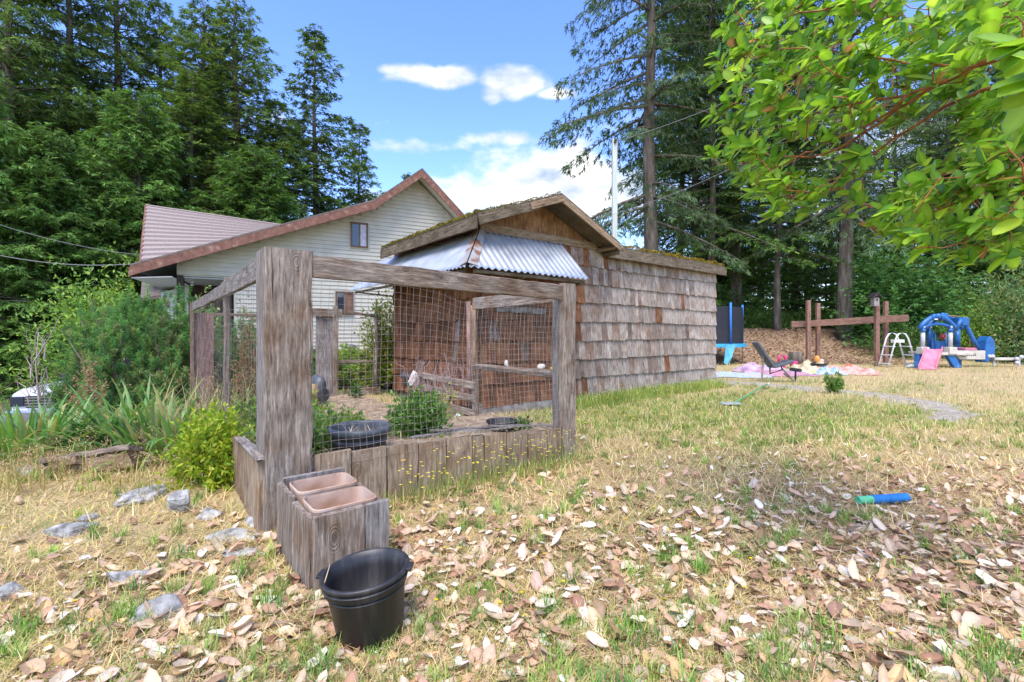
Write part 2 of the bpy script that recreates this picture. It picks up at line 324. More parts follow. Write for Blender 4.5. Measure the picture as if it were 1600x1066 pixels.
M['needle'] = leaf_mat('needles', .32, .6, .2, .55, .45)
M['arbutus'] = leaf_mat('glossy_leaves', .55, .32, .5, .2, 3)
M['grass'] = leaf_mat('grass_blades', .3, .6, .2, .3, .9)
M['fallen'] = leaf_mat('dry_leaves', .12, .7, .25, .25, 30)
M['wire'] = flat2('galvanised_wire', (.30, .25, .21), .5, .3, metal=.3, bump=0)
M['black_pl'] = noise_mat('black_plastic', [(.3, (.012, .012, .013)), (.55, (.026, .025, .025)), (.75, (.060, .055, .052))], 22, 6, .45, .5, .08, vec=(1, 1, .12))
M['slate_pl'] = noise_mat('grey_blue_plastic', [(.3, (.05, .058, .066)), (.7, (.10, .11, .12))], 14, 5, .5, .5, .08)
M['terra'] = noise_mat('terracotta', [(.3, (.34, .20, .12)), (.5, (.46, .32, .24)), (.72, (.53, .44, .38))], 7, 6, .85, .2, .25)
M['bark'] = noise_mat('bark', [(.3, (.06, .048, .038)), (.55, (.15, .125, .10)), (.75, (.27, .24, .21))], 5, 7, .95, .1, .9, vec=(1, 1, .22), dist=.06)
M['bark_red'] = noise_mat('orange_arbutus_bark', [(.3, (.16, .045, .02)), (.6, (.36, .12, .04)), (.75, (.42, .20, .07))], 20, 4, .45, .4, .2, vec=(1, 1, .4))
M['rock'] = noise_mat('grey_rock', [(.32, (.13, .125, .115)), (.46, (.28, .275, .26)), (.6, (.43, .42, .39)), (.75, (.54, .50, .43))], 14, 10, .95, .15, 1.0, bscale=34, dist=.02, objvar=.3)
# ------------------------------------------------------------------ ground
PATH = np.array([[3.4, 13.2], [5.2, 12.1], [6.4, 11.1], [7.1, 10.1], [7.45, 9.1], [7.4, 8.1], [7.0, 7.3], [6.2, 6.7]])
def seg_dist(x, y, pts):
    d = np.full(np.shape(x), 1e9)
    for a, b in zip(pts[:-1], pts[1:]):
        ab = b-a; t = np.clip(((x-a[0])*ab[0]+(y-a[1])*ab[1])/(ab@ab), 0, 1); d = np.minimum(d, np.hypot(x-a[0]-t*ab[0], y-a[1]-t*ab[1]))
    return d
def greenness(x, y):
    g = .30+.55*wob(x, y, 2.2)+.3*wob(x+9, y-3, 6)
    g = g+.75*np.exp(-((y-7.3)/2.1)**2)*ss((x+.3)/1.2)*ss((7.5-x)/3)
    g = g+.5*np.exp(-(((x-6.5)/1.5)**2+((y-7.0)/.8)**2)) - .25*ss((y-11)/3)
    return np.clip(g, 0, 1)
def litter(x, y):      # how thickly the broad dead leaves lie under the overhanging tree
    d = .80*np.exp(-(((x-2.9)/3.3)**2+((y-2.7)/2.1)**2)**1.4)+.34*np.exp(-(((x+.3)/1.3)**2+((y-2.2)/1.0)**2))+.17*np.exp(-(((x+1.9)/1.5)**2+((y-2.1)/.7)**2))
    d = d*(1+.75*wob(x+3, y, 4.)+.35*wob(x, y-3, 9.))+.10*np.exp(-((y-5.5)/1.4)**2)*ss((x+.2)/1)
    return np.clip(d*ss((8.0-y)/2.8)+.015, 0, 1)
xs = np.unique(np.concatenate([np.linspace(-400, -40, 14), np.linspace(-40, -9, 32), np.arange(-9, 12, .11), np.linspace(12, 45, 34), np.linspace(45, 400, 14)]))
ys = np.unique(np.concatenate([np.linspace(-60, 0, 12), np.arange(0, 14, .11), np.linspace(14, 45, 62), np.linspace(45, 600, 18)]))
gx, gy = np.meshgrid(xs, ys); gzz = gz(gx, gy)
nx, ny = len(xs), len(ys); idx = np.arange(nx*ny).reshape(ny, nx)
quads = np.stack([idx[:-1, :-1], idx[:-1, 1:], idx[1:, 1:], idx[1:, :-1]], -1).reshape(-1, 4)
def mixc(a, b, t): return a*(1-t[..., None])+np.array(b)*t[..., None]
straw = np.broadcast_to(np.array([.47, .345, .19]), gx.shape+(3,))
gc = mixc(straw, (.20, .22, .07), greenness(gx, gy)*.75)
gc = mixc(gc, (.34, .225, .14), np.clip(litter(gx, gy)*1.1, 0, .7))
gc = mixc(gc, (.30, .20, .125), ss((gy-18.6)/1.2)*ss((gx-4)/2)*ss((16.5-gx+.8*(gy-20))/2)*.9)
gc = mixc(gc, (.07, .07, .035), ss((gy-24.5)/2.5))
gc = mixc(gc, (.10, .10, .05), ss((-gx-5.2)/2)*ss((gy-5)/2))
gc = mixc(gc, (.17, .20, .07), ss((gy-9)/1)*ss((-gx-.5)/1)*ss((14-gy)/2)*.7)
gm, t, b = base_mat('dry_ground', .95, .1); a = N(t, 'ShaderNodeAttribute', attribute_name='col'); tcg = N(t, 'ShaderNodeTexCoord')
no1 = N(t, 'ShaderNodeTexNoise'); no1.inputs['Scale'].default_value = 2.5; no1.inputs['Detail'].default_value = 9; no1.inputs['Roughness'].default_value = .7; L(t, tcg.outputs['Object'], no1.inputs['Vector'])
no2 = N(t, 'ShaderNodeTexNoise'); no2.inputs['Scale'].default_value = 60; no2.inputs['Detail'].default_value = 6; L(t, tcg.outputs['Object'], no2.inputs['Vector'])
f = M_(t, 'ADD', .25, M_(t, 'ADD', M_(t, 'MULTIPLY', no1.outputs[0], .7), M_(t, 'MULTIPLY', no2.outputs[0], .8)))
scg = N(t, 'ShaderNodeVectorMath', operation='SCALE'); L(t, a.outputs['Color'], scg.inputs[0]); L(t, f, scg.inputs['Scale']); L(t, scg.outputs[0], b.inputs['Base Color'])
bp = N(t, 'ShaderNodeBump'); bp.inputs['Strength'].default_value = .9; bp.inputs['Distance'].default_value = .02; L(t, no2.outputs[0], bp.inputs['Height']); L(t, bp.outputs[0], b.inputs['Normal'])
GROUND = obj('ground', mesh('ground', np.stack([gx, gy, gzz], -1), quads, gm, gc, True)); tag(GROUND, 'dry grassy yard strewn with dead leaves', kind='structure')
# path: a worn gravel strip curving past the shed
pp = []
for i in range(len(PATH)-1):
    for q in np.linspace(0, 1, 8, endpoint=False): pp.append(PATH[i]*(1-q)+PATH[i+1]*q)
pp = np.array(pp+[PATH[-1]]); 
for _ in range(6): pp[1:-1] = (pp[:-2]+pp[1:-1]*2+pp[2:])/4
tg_ = np.gradient(pp, axis=0); nn_ = np.stack([-tg_[:, 1], tg_[:, 0]], 1); nn_ /= np.linalg.norm(nn_, axis=1)[:, None]; pv = []
for i, (p, n_) in enumerate(zip(pp, nn_)):
    for k in np.linspace(-1, 1, 7):
        wd_ = (.40+.30*min(1, i/40))*(1+.25*math.sin(i*.7)+.15*math.sin(i*1.9+k)); q = p+n_*wd_*k*(min(1, (len(pp)-i)/24)**.6); pv.append([q[0], q[1], float(gz(*q))+.012-.03*abs(k)**4])
pi_ = np.arange(len(pp)*7).reshape(-1, 7)
M['path'] = noise_mat('path_gravel', [(.3, (.24, .20, .155)), (.5, (.36, .315, .25)), (.7, (.47, .41, .32))], 12, 8, .95, .1, .8, bscale=90, dist=.02)
tag(wobj('path', pv, np.stack([pi_[:-1, :-1], pi_[:-1, 1:], pi_[1:, 1:], pi_[1:, :-1]], -1).reshape(-1, 4), M['path'], smooth=True), 'worn grey gravel path curving through the grass', kind='structure')
# ------------------------------------------------------------------ boards
def board(name, a, b, w_, t_, side, mat, parent, jit=.003, seg=3, label=None, twist=0):
    """a plank from a to b (centre line), width w_ along 'side', thickness t_"""
    a = np.array(a, float); b = np.array(b, float); ln = np.linalg.norm(b-a); z = (b-a)/ln
    x = np.array(side, float); x = x-z*(x@z); x /= np.linalg.norm(x); y = np.cross(z, x)
    c = min(.006, t_*.25, w_*.2); hw, ht = w_/2, t_/2
    ring = [(-hw+c, -ht), (hw-c, -ht), (hw, -ht+c), (hw, ht-c), (hw-c, ht), (-hw+c, ht), (-hw, ht-c), (-hw, -ht+c)]; vs = []
    for i in range(seg+1):
        s_ = i/seg; jx, jy = random.uniform(-jit, jit), random.uniform(-jit, jit)
        for (p, q) in ring: vs.append((p+jx*(1 if p > 0 else -.7)+random.uniform(-jit, jit)*.5, q+jy*.6+random.uniform(-jit, jit)*.3, (s_-.5)*ln+(random.uniform(-jit, jit)*1.2 if i in (0, seg) else 0)))
    fs = [(i*8+k, i*8+(k+1) % 8, (i+1)*8+(k+1) % 8, (i+1)*8+k) for i in range(seg) for k in range(8)]
    me = mesh(name, vs, [np.array(fs), np.array([tuple(range(8))[::-1], tuple(seg*8+k for k in range(8))])], mat)
    W_ = Matrix(((x[0], y[0], z[0], (a[0]+b[0])/2), (x[1], y[1], z[1], (a[1]+b[1])/2), (x[2], y[2], z[2], (a[2]+b[2])/2), (0, 0, 0, 1)))
    o = obj(name, me, parent, W_)
    if label: o['label'] = label
    return o
ZU = np.array([0, 0, 1.])
def P3(xy, z): return np.array([xy[0], xy[1], z])
# ------------------------------------------------------------------ shed
P0 = np.array([-.48, 6.92, 0.]); LR, LL, HW = 6.9, 3.05, 2.80      # right wall, left wall, wall height
def SH(t_, o_=0, z=0): return P0+U*t_-V*o_+ZU*z          # on the right wall, o_ outwards
def SL(s_, o_=0, z=0): return P0+V*s_-U*o_+ZU*z          # on the left wall
shed = thing('shed', 'cedar shingled garden shed with mossy gabled roof and corrugated metal awning', 'shed', SH(0, 0, 0))
W1 = MB(); TW = .1
W1.box(SH(LR/2, -TW/2, HW/2+.02), (LR/2, TW/2, HW/2+.02), (U, V, ZU))
wallR = W1.build('wall', M['fascia_dk'], shed)
wallL = MB().box(SL((LL+TW)/2+.001, -TW/2, HW/2+.05), (TW/2, (LL-TW)/2, HW/2+.05), (U, V, ZU)).build('wall', M['fascia_dk'], shed)
MB().box(SH(LR-.05, 0, HW/2)+V*1.6, (.05, 1.49, HW/2), (U, V, ZU)).build('wall', M['fascia_dk'], shed)
MB().box(SH(LR/2, 0, HW/2)+V*LL, (LR/2-.11, .045, HW/2), (U, V, ZU)).build('wall', M['fascia_dk'], shed)
MB().box(SH(LR/2, .02, .09), (LR/2+.01, .02, .11), (U, V, ZU)).build('foundation', noise_mat('old_concrete', [(.3, (.16, .14, .12)), (.7, (.36, .33, .29))], 9, 7, .9, .1, .5), shed)
shk = {}
def shingle(wd, k):
    key = (round(wd, 2), k)
    if key not in shk:
        H_ = .40; w2 = wd/2-.002; vs = []
        rag = [random.uniform(-.008, .008) for _ in range(4)]
        for j, (zz, th) in enumerate(((0, .024), (H_, .006))):
            for q, xx in enumerate((-w2, -w2/3, w2/3, w2)):
                e = (rag[q] if j == 0 else 0); vs += [(xx, 0, zz+e), (xx, -th-random.uniform(0, .002), zz+e)]
        fs = []
        for q in range(3):
            a_ = q*2; fs += [(a_, a_+1, a_+3, a_+2), (a_+1, a_+9, a_+11, a_+3), (a_+8, a_+10, a_+11, a_+9)]
        fs += [(0, 8, 9, 1), (7, 15, 14, 6)]
        shk[key] = [mesh('shingle', vs, np.array(fs), M[m_]) for m_ in ('shake_grey', 'shake_mid', 'shake_red')]
    return shk[key]
EXPO = .335; rows = []
for side_, Ln in ((0, LR), (1, LL)):
    z0 = .13; r = 0
    while z0 < HW-.05:
        x_ = 0.012
        while x_ < Ln-.02:
            wd = round(random.choice((.10, .12, .13, .15, .17, .19, .22)), 2); wd = min(wd, round(Ln-x_, 2)) if Ln-x_-wd > .06 else round(Ln-x_, 2)
            rows.append((side_, x_+wd/2, z0, wd, r)); x_ += wd
        z0 += EXPO; r += 1
def shakecol(side_, x_, z_):
    if side_ == 1: return 2 if random.random() < .95 else 1
    p = math.exp(-x_/1.5)
    if x_ < 1.9 and z_ < 2.2: return 2 if random.random() < .9 else 1
    if x_ < 2.3: return random.choice((0, 1, 1, 2))
    return 0 if random.random() < .88-.3*p else (1 if random.random() < .95 else 2)
def shmat(side_, x_, z0, r):
    tilt = math.radians(2.8); jz = random.uniform(-.012, .012)+.012*math.sin(x_*.9+r)+(-.02*max(0, x_-4)*(1-z0/2) if side_ == 0 else 0)
    if side_ == 0: o_ = SH(x_, .006, z0+jz); xa, ya = U, V
    else: o_ = SL(x_, .006, z0+jz); xa, ya = -V, U
    ry = Matrix.Rotation(random.uniform(-.018, .018), 4, 'Y')
    Wm = Matrix(((xa[0], ya[0], 0, o_[0]), (xa[1], ya[1], 0, o_[1]), (0, 0, 1, o_[2]), (0, 0, 0, 1)))
    return Wm @ Matrix.Translation((0, -.017, 0)) @ Matrix.Rotation(-tilt, 4, 'X') @ ry
nsh = {0: 0, 1: 0}; restv = []
for (side_, x_, z0, wd, r) in sorted(rows, key=lambda q: q[1]-2*q[3]):
    k = shakecol(side_, x_, z0); me = shingle(wd, random.randint(0, 2))[k]; Wm = shmat(side_, x_, z0, r)
    if nsh[side_] < 300: obj('shingle', me, (wallR, wallL)[side_], Wm); nsh[side_] += 1
    else: restv.append((me, Wm, k))
if restv:
    vv, ff, o0 = [], [], 0
    for me, Wm, k in restv:
        c = np.array([v.co[:] for v in me.vertices]); A = np.array(Wm); vv.append(c @ A[:3, :3].T+A[:3, 3]); ff += [[i+o0 for i in p.vertices] for p in me.polygons]; o0 += len(c)
    tag(wobj('narrow_shingles', np.vstack(vv), np.array(ff), M['shake_grey'], wallR), kind='stuff')
# roof: front gable + low extension
EZ = 2.92; OV = .45; OL = .35; APT, APZ = 1.27, 3.50; GR = 2.75; RB = 2.9
ev_l = SH(-OL, OV, EZ); apx = SH(APT, OV, APZ); ev_r = SH(GR, OV, EZ-.04)
def slab(name, a, b, depth, th, mat, parent):
    e = V*depth; n_ = np.cross(b-a, e); n_ /= np.linalg.norm(n_); n_ = n_ if n_[2] > 0 else -n_
    m_ = MB(); m_.prism([a, b, b-n_*th, a-n_*th], e); return m_.build(name, mat, parent)
RD = RB+OV
M['roofing'] = noise_mat('mossy_felt', [(.3, (.07, .05, .035)), (.55, (.14, .11, .07)), (.75, (.22, .19, .10))], 14, 7, .95, .1, .9, dist=.03)
slab('roof', ev_l, apx, RD, .05, M['roofing'], shed); rr_ = slab('roof', apx, ev_r, RD, .05, M['roofing'], shed)
dn = ZU*-.052
slab('soffit', ev_l+dn+V*.03+U*.02, apx+dn+V*.03-ZU*.005, RD-.06, .015, M['fascia_dk'], shed); slab('soffit', apx+dn+V*.03, ev_r+dn+V*.03-U*.02, RD-.06, .015, M['fascia_dk'], shed)
# rake boards, their faces outwards; two lengths on the left rake
def rake(a, b, wd, drop, off, name='fascia_board', mat='wood_tan'):
    return board(name, a-ZU*drop-V*off, b-ZU*drop-V*off, wd, .035, ZU, M[mat], shed, .003, 4)
rake(ev_l+U*.02, ev_l*.3+apx*.7, .12, .10, -.0, mat='fascia_dk'); rake(ev_l*.42+apx*.58, apx, .105, .09, .038)
rake(apx, ev_r-U*.01, .105, .09, .0)
board('fascia_board', ev_l+V*.03-ZU*.12+U*.0, ev_l+V*RD-ZU*.12, .17, .035, ZU, M['fascia_dk'], shed, .006, 5)
board('fascia_board', ev_r+V*.03-ZU*.12, ev_r+V*RD-ZU*.12, .15, .035, ZU, M['fascia_dk'], shed, .004, 3)
# gable infill above the trim board
gp = [SH(-.0, -.02, HW+.09), SH(GR-.25, -.02, HW+.09), SH(GR-.25, -.02, HW+.10), SH(APT, -.02, APZ-.09), SH(0, -.02, EZ+.04)]
def inplane(poly, th, name, mat, parent):
    """plane piece in its own frame so that its grain runs up"""
    Wm = Matrix(((U[0], -V[0]*1, 0, P0[0]), (U[1], -V[1]*1, 0, P0[1]), (0, 0, 1, 0), (0, 0, 0, 1)))
    A = np.array(Wm.inverted()); q = [A[:3, :3] @ p+A[:3, 3] for p in poly]; q = np.array(q); n_ = len(q); e = np.array([0, -th, 0])
    fs = [tuple(range(n_)), tuple(range(n_, 2*n_))[::-1]]; sd_ = [(i, (i+1) % n_, n_+(i+1) % n_, n_+i) for i in range(n_)]
    return obj(name, mesh(name, np.vstack([q, q+e]), [np.array(fs), np.array(sd_)], mat), parent, Wm)
inplane(gp, .02, 'gable_panel', M['ply'], shed)
board('trim_board', SH(-.02, .03, HW+.055), SH(GR-.18, .03, HW+.055), .13, .035, ZU, M['wood_tan'], shed, .003, 4)
MB().tube([SH(GR-.18, -.05, HW-.02), SH(GR-.1, OV-.03, HW+.0)], .035, 4).build('bracket', M['wood_tan'], shed)
# extension to the right: low roof whose mossy edge runs on at the same height
ez2 = 2.90; a0, a1 = SH(GR-.20, .15, ez2), SH(LR+.2, .15, ez2+.0)
mext = MB(); mext.prism([a0, a1, a1+V*3.4+ZU*.16, a0+V*3.4+ZU*.16], -ZU*.05); mext.build('roof', M['roofing'], shed)
board('fascia_board', SH(GR+.0, .17, ez2-.14), SH(LR+.2, .17, ez2-.14), .19, .04, ZU, M['fascia_dk'], shed, .006, 8)
# moss on the roofs: cushions of tiny blades
def mossband(fn, n, sz=(.012, .05), cols=((.20, .16, .02), (.12, .13, .03), (.30, .22, .03), (.09, .07, .03))):
    q = np.array([fn(random.random(), random.random()) for _ in range(n)])
    d = nrm(rdir(n)*.7+np.array([0, 0, .9])); q = q+ZU*(np.maximum(0, np.sin(q[:, 0]*23+q[:, 1]*9)+np.sin(q[:, 0]*7-q[:, 1]*17))*.014)[:, None]; return cards(q, d, rdir(n), R.uniform(*sz, n), R.uniform(.008, .02, n), colr(n, np.array(cols)), .3)
pm = [mossband(lambda a, b: ev_l+V*RD*a+(apx-ev_l)*(b**2.5)*.5+ZU*(.005), 5200), 
      mossband(lambda a, b: ev_l+(apx-ev_l)*a+V*(b**2)*.5+ZU*.004, 900, (.01, .03), ((.12, .10, .05), (.09, .07, .04), (.2, .17, .05))),
      mossband(lambda a, b: a0+(a1-a0)*(.03+.97*a)+V*(b**2)*.8+ZU*(.012+.03*max(0, math.sin(a*37)+math.sin(a*91+2))*(1-b)), 9000, (.015, .05), ((.33, .23, .02), (.24, .17, .02), (.12, .11, .03), (.40, .28, .04)))]
mv, mf, mc = merge(pm); tag(wobj('moss', mv, mf, M['moss'], shed, mc), kind='stuff')
# corrugated awning wrapped round the near corner
gal = M['galv'] = noise_mat('galvanised_sheet', [(.25, (.27, .285, .295)), (.5, (.42, .44, .455)), (.75, (.54, .56, .57))], 3.0, 7, .38, .5, .05, metal=.45, vec=(1, 1, 1))
rustm = noise_mat('rusty_flashing', [(.35, (.42, .42, .42)), (.52, (.38, .34, .30)), (.62, (.24, .12, .07))], 6, 6, .55, .4, .1, metal=.3)
AW, AZ0, AZ1 = .64, 2.80, 2.13
def corr(Ln, right, name, parent, t0=0.0):
    nS = 10; per = .10 if not right else .115; amp = .016 if right else .013; nX = int(Ln/per*8); vs = []
    for j in range(nS+1):
        f_ = j/nS; w_ = AW*f_
        for i in range(nX+1):
            x_ = -AW + (Ln+AW)*i/nX
            lo = -w_  # trimmed along the hip
            xx = max(x_, lo+.01); z = AZ0+(AZ1-AZ0)*f_+amp*math.sin(x_/per*2*math.pi)
            vs.append(SH(xx, .03+w_, z) if right else SL(xx, .03+w_, z))
    k = np.arange((nS+1)*(nX+1)).reshape(nS+1, nX+1)
    o = wobj(name, vs, np.stack([k[:-1, :-1], k[:-1, 1:], k[1:, 1:], k[1:, :-1]], -1).reshape(-1, 4), gal, parent, smooth=True)
    so_ = o.modifiers.new('thickness', 'SOLIDIFY'); so_.thickness = .0015; return o
awn = shed
corr(1.68, True, 'roof_sheet', shed); corr(3.78, False, 'roof_sheet', shed)
hp = MB(); c0, c1 = SH(0, .03, AZ0+.03)-U*.03, SH(-AW, AW+.03, AZ1+.02)-U*.03; dv = .10
hp.prism([c0+U*.02, c0+U*.12-V*.0, c1+U*.17+ZU*.005, c1+U*.02+ZU*.03], ZU*.004); hp.prism([c0-U*.0, c0+V*.12, c1+V*.17+ZU*.005, c1+ZU*.03], ZU*.004); hp.build('hip_flashing', rustm, shed)
for t_ in (.35, 1.55): board('awning_strut', SH(t_, .03, 1.95), SH(t_, AW-.02, AZ1-.05), .05, .04, ZU, M['fascia_dk'], shed, .001, 1)
board('awning_beam', SH(-.5, AW-.04, AZ1-.04), SH(1.62, AW-.04, AZ1-.04), .05, .05, ZU, M['fascia_dk'], shed, .002, 2)
board('awning_beam', SL(-.5, AW-.04, AZ1-.04), SL(3.6, AW-.04, AZ1-.04), .04, .04, ZU, M['fascia_dk'], shed, .002, 2)
board('awning_strut', SL(3.0, .03, 2.0), SL(3.4, AW-.02, AZ1-.05), .03, .03, ZU, M['fascia_dk'], shed, .001, 1)
board('wall_batten', SH(.25, .07, 1.64), SH(1.25, .07, 1.62), .10, .03, ZU, M['wood_blue'], shed, .002, 2)
# ------------------------------------------------------------------ garden enclosure: posts, rails, bed boards, wire mesh
def F(a_, s_=0., z=0.): return RP-U*a_+V*s_+ZU*z
enc = thing('garden_enclosure', 'weathered grey timber garden bed enclosure with tall posts and wire mesh', 'garden bed', F(1.3, 0, 0))
board('post', F(2.594, -.0, -.05), F(2.594, -.0, 1.80), .28, .05, U, M['wood_grey'], enc, .005, 14, 'widest weathered post plank at the front corner')
board('post', F(2.712, .155, -.05), F(2.712, .155, 1.80), .25, .045, V, M['wood_blue'], enc, .004, 10)
board('post', F(.055, 0, -.05), F(.055, 0, 1.745), .15, .09, U, M['wood_grey'], enc, .004, 10)
board('post', F(.10, .10, .0), F(.10, .10, 1.60), .09, .05, V, M['wood_blue'], enc, .003, 6)
board('rail', F(2.45, 0, 1.70), F(.135, 0, 1.655), .148, .042, ZU, M['wood_grey'], enc, .004, 16)
board('rail', F(.05, .06, 1.64), F(.07, 1.64, 1.63), .145, .04, ZU, M['wood_grey'], enc, .003, 6)
board('rail', F(2.712, .29, 1.69), F(2.712, 2.2, 1.69), .15, .04, ZU, M['wood_blue'], enc, .004, 8)
board('rail', F(2.712, 2.2, 1.685), F(2.712, 6.0, 1.70), .13, .04, ZU, M['wood_blue'], enc, .004, 8)
board('post', F(2.68, 2.2, -.05), F(2.68, 2.22, 1.81), .085, .05, V, M['wood_grey'], enc, .006, 8)
board('post', F(2.73, 6.02, -.05), F(2.73, 6.02, 1.77), .09, .05, V, M['wood_rust'], enc, .003, 6)
board('post', F(2.56, 6.05, -.05), F(2.56, 6.05, 1.60), .27, .045, U, M['wood_rust'], enc, .004, 6, 'reddish brown plank post at the far corner')
board('rail', F(2.43, 6.05, 1.58), F(.95, 6.05, 1.60), .045, .03, ZU, M['wood_grey'], enc, .003, 5)
board('post', F(.62, 6.05, -.05), F(.62, 6.05, 1.74), .30, .05, U, M['wood_blue'], enc, .004, 6)
board('post', F(.42, 6.0, -.05), F(.42, 6.0, 1.80), .09, .08, U, M['wood_grey'], enc, .004, 6)
board('rail', F(.99, 6.0, 1.66), F(.30, 5.98, 1.66), .16, .04, ZU, M['wood_grey'], enc, .003, 3)
# rough pole gate
board('gate_rail', F(.36, 6.05, 1.70), F(-.42, 6.05, 1.62), .06, .05, ZU, M['wood_grey'], enc, .009, 8)
board('gate_rail', F(.36, 6.05, .70), F(-.42, 6.05, .69), .055, .05, ZU, M['wood_grey'], enc, .006, 6)
MB().tube([F(-.44, 6.05, -.05), F(-.42, 6.06, .6), F(-.45, 6.05, 1.1), F(-.43, 6.05, 1.5), F(-.44, 6.05, 1.62), F(-.40, 6.05, 1.80)], [.045, .04, .045, .038, .035, .008], 8).build('gate_pole', M['wood_grey'], enc, True)
board('kerb_board', F(.3, 5.9, .08), F(-.45, 5.9, .10), .14, .05, ZU, M['wood_grey'], enc, .006, 4)
MB().tube([F(.10, 1.70, -.05), F(.12, 1.69, 1.66)], .028, 8).build('pole', M['wood_rust'], enc, True)
MB().tube([F(.01, 1.76, -.05), F(.0, 1.76, 1.62)], .036, 8).build('pole', M['wood_tan'], enc, True)
board('shelf_rail', F(.05, .12, .84), F(.05, 1.66, .84), .09, .05, np.array([U[0], U[1], .25]), M['wood_grey'], enc, .003, 5)
# front bed boards, tops falling to the right
bounds = [2.44, 2.19, 1.93, 1.68, 1.43, 1.185, 1.06, .82, .575, .33, .145]
for i in range(len(bounds)-1):
    a_, b_ = bounds[i], bounds[i+1]; top = .445-.12*(2.44-(a_+b_)/2)/2.3+random.uniform(-.006, .006)+(.02 if i > 3 and i < 8 else 0)
    board('board', F((a_+b_)/2, .004*(i % 2), -.12), F((a_+b_)/2, .004*(i % 2), top), (a_-b_)-.009, .04, U, M['wood_brown'], enc, .003, 4)
s_ = .04
for i in range(22):
    wd = random.choice((.26, .24, .29)); top = .45-.025*i*.5+random.uniform(-.015, .01)
    if s_+wd > 5.9: break
    board('board', F(2.745, s_+wd/2, -.15), F(2.745, s_+wd/2, max(top, .22)), wd-.008, .04, V, M['wood_brown'], enc, .004, 4); s_ += wd
s_ = .2
for i in range(6):
    board('board', F(.02, s_+.14, -.1), F(.02, s_+.14, .30-.02*i), .27, .035, V, M['wood_brown'], enc, .003, 3); s_ += .28
# bent strips of old edging along the top of the boards
for (a_, b_, z1, z2, wd) in ((1.72, 1.35, .455, .45, .05), (1.55, .95, .485, .44, .04), (1.4, .6, .455, .405, .075), (1.0, .25, .45, .372, .05)):
    m_ = MB(); q = [F(a_+(b_-a_)*k/6, .02+.01*math.sin(k*2.+a_), z1+(z2-z1)*k/6+random.uniform(-.006, .008)) for k in range(7)]
    for k in range(6): m_.box((q[k]+q[k+1])/2, (np.linalg.norm(q[k+1]-q[k])/2+.001, wd/2, .004+random.uniform(0, .003)), (nrm(q[k+1]-q[k]), V, ZU))
    m_.build('edging_strip', M['wood_blue'], enc)
for (a_, s0, s1, z1) in ((2.745, .0, .9, .47), (2.72, 2.6, 3.7, .40)):
    board('edging_strip', F(a_, s0, z1), F(a_, s1, z1-.03), .07, .02, U, M['wood_blue'], enc, .006, 5)
# wire mesh sheets, slack in places
def netting(A, B, z0, z1, step, name, slack, th=.0013, lab=None):
    Ln = np.linalg.norm(B-A); ux = (B-A)/Ln; nn = np.cross(ux, ZU); m_ = MB(); nv = int(Ln/step); nh = int((z1-z0)/step)
    def pt(x_, z):
        q = z-z0; e = slack(x_, q, z1-z0); return A+ux*(x_+e[0])+ZU*(z+e[1])+nn*e[2]
    vs, fs, o0 = [], [], 0
    def line(pts):
        nonlocal o0
        for i, p in enumerate(pts):
            vs.extend([p+nn*th, p+(ux*.87+ZU*.6)*th-nn*th*.5, p-(ux*.87+ZU*.6)*th-nn*th*.5])
        for i in range(len(pts)-1):
            for k in range(3): fs.append((o0+i*3+k, o0+i*3+(k+1) % 3, o0+(i+1)*3+(k+1) % 3, o0+(i+1)*3+k))
        o0 += 3*len(pts)
    for i in range(nv+1): line([pt(i*step, z0+(z1-z0)*j/14) for j in range(15)])
    for j in range(nh+1): line([pt(Ln*i/30, z0+j*step) for i in range(31)])
    return tag(wobj(name, vs, np.array(fs), M['wire'], enc), kind=None)
def sl_front(x_, q, h):
    k = ss((x_-.85)/.6)*(1-ss((x_-2.1)/.5)); s_ = q/h
    return (-.05*k*s_*math.sin(s_*3)+.008*math.sin(x_*9+q*4), -.08*math.exp(-((x_-1.15)/.25)**2)*s_*s_-.04*k*s_+.005*math.sin(x_*14), -.04*math.sin(s_*math.pi)-.02*k)
netting(F(2.44, -.02), F(.14, -.02), .36, 1.63, .052, 'wire_mesh', sl_front)
netting(F(2.73, .3), F(2.73, 6.0), .42, 1.62, .13, 'wire_mesh', lambda x_, q, h: (.01*math.sin(x_*5+q*7), .008*math.sin(x_*6), .015*math.sin(x_*3)))
netting(F(2.4, 6.06), F(-.45, 6.06), .1, 1.58, .075, 'wire_mesh', lambda x_, q, h: (0, .006*math.sin(x_*7), .01*math.sin(x_*3)), .0014)
netting(F(.0, .2), F(.0, 1.66), .3, 1.56, .06, 'wire_mesh', lambda x_, q, h: (.01*math.sin(q*7), .01*math.sin(x_*6), .015*math.sin(x_*3)))
# soil in the bed
na, ns = 40, 80; A_, S_ = np.meshgrid(np.linspace(.03, 2.72, na), np.linspace(.025, 5.85, ns)); zz = .30-.24*ss((S_-.3)/4.0)+.02*wob(A_, S_, 5.)
sv = RP[:2]-U[:2]*A_[..., None]+V[:2]*S_[..., None]; k = np.arange(na*ns).reshape(ns, na)
soil = wobj('bed_soil', np.concatenate([sv, zz[..., None]], -1), np.stack([k[:-1, :-1], k[:-1, 1:], k[1:, 1:], k[1:, :-1]], -1).reshape(-1, 4), noise_mat('dry_soil', [(.3, (.16, .12, .085)), (.55, (.33, .255, .18)), (.75, (.46, .37, .27))], 7, 9, .95, .05, .9, bscale=40, dist=.02), smooth=True)
tag(soil, 'dry crumbly soil inside the garden bed', kind='structure')
def soilz(a_, s_): return .30-.24*ss((s_-.3)/4.0)
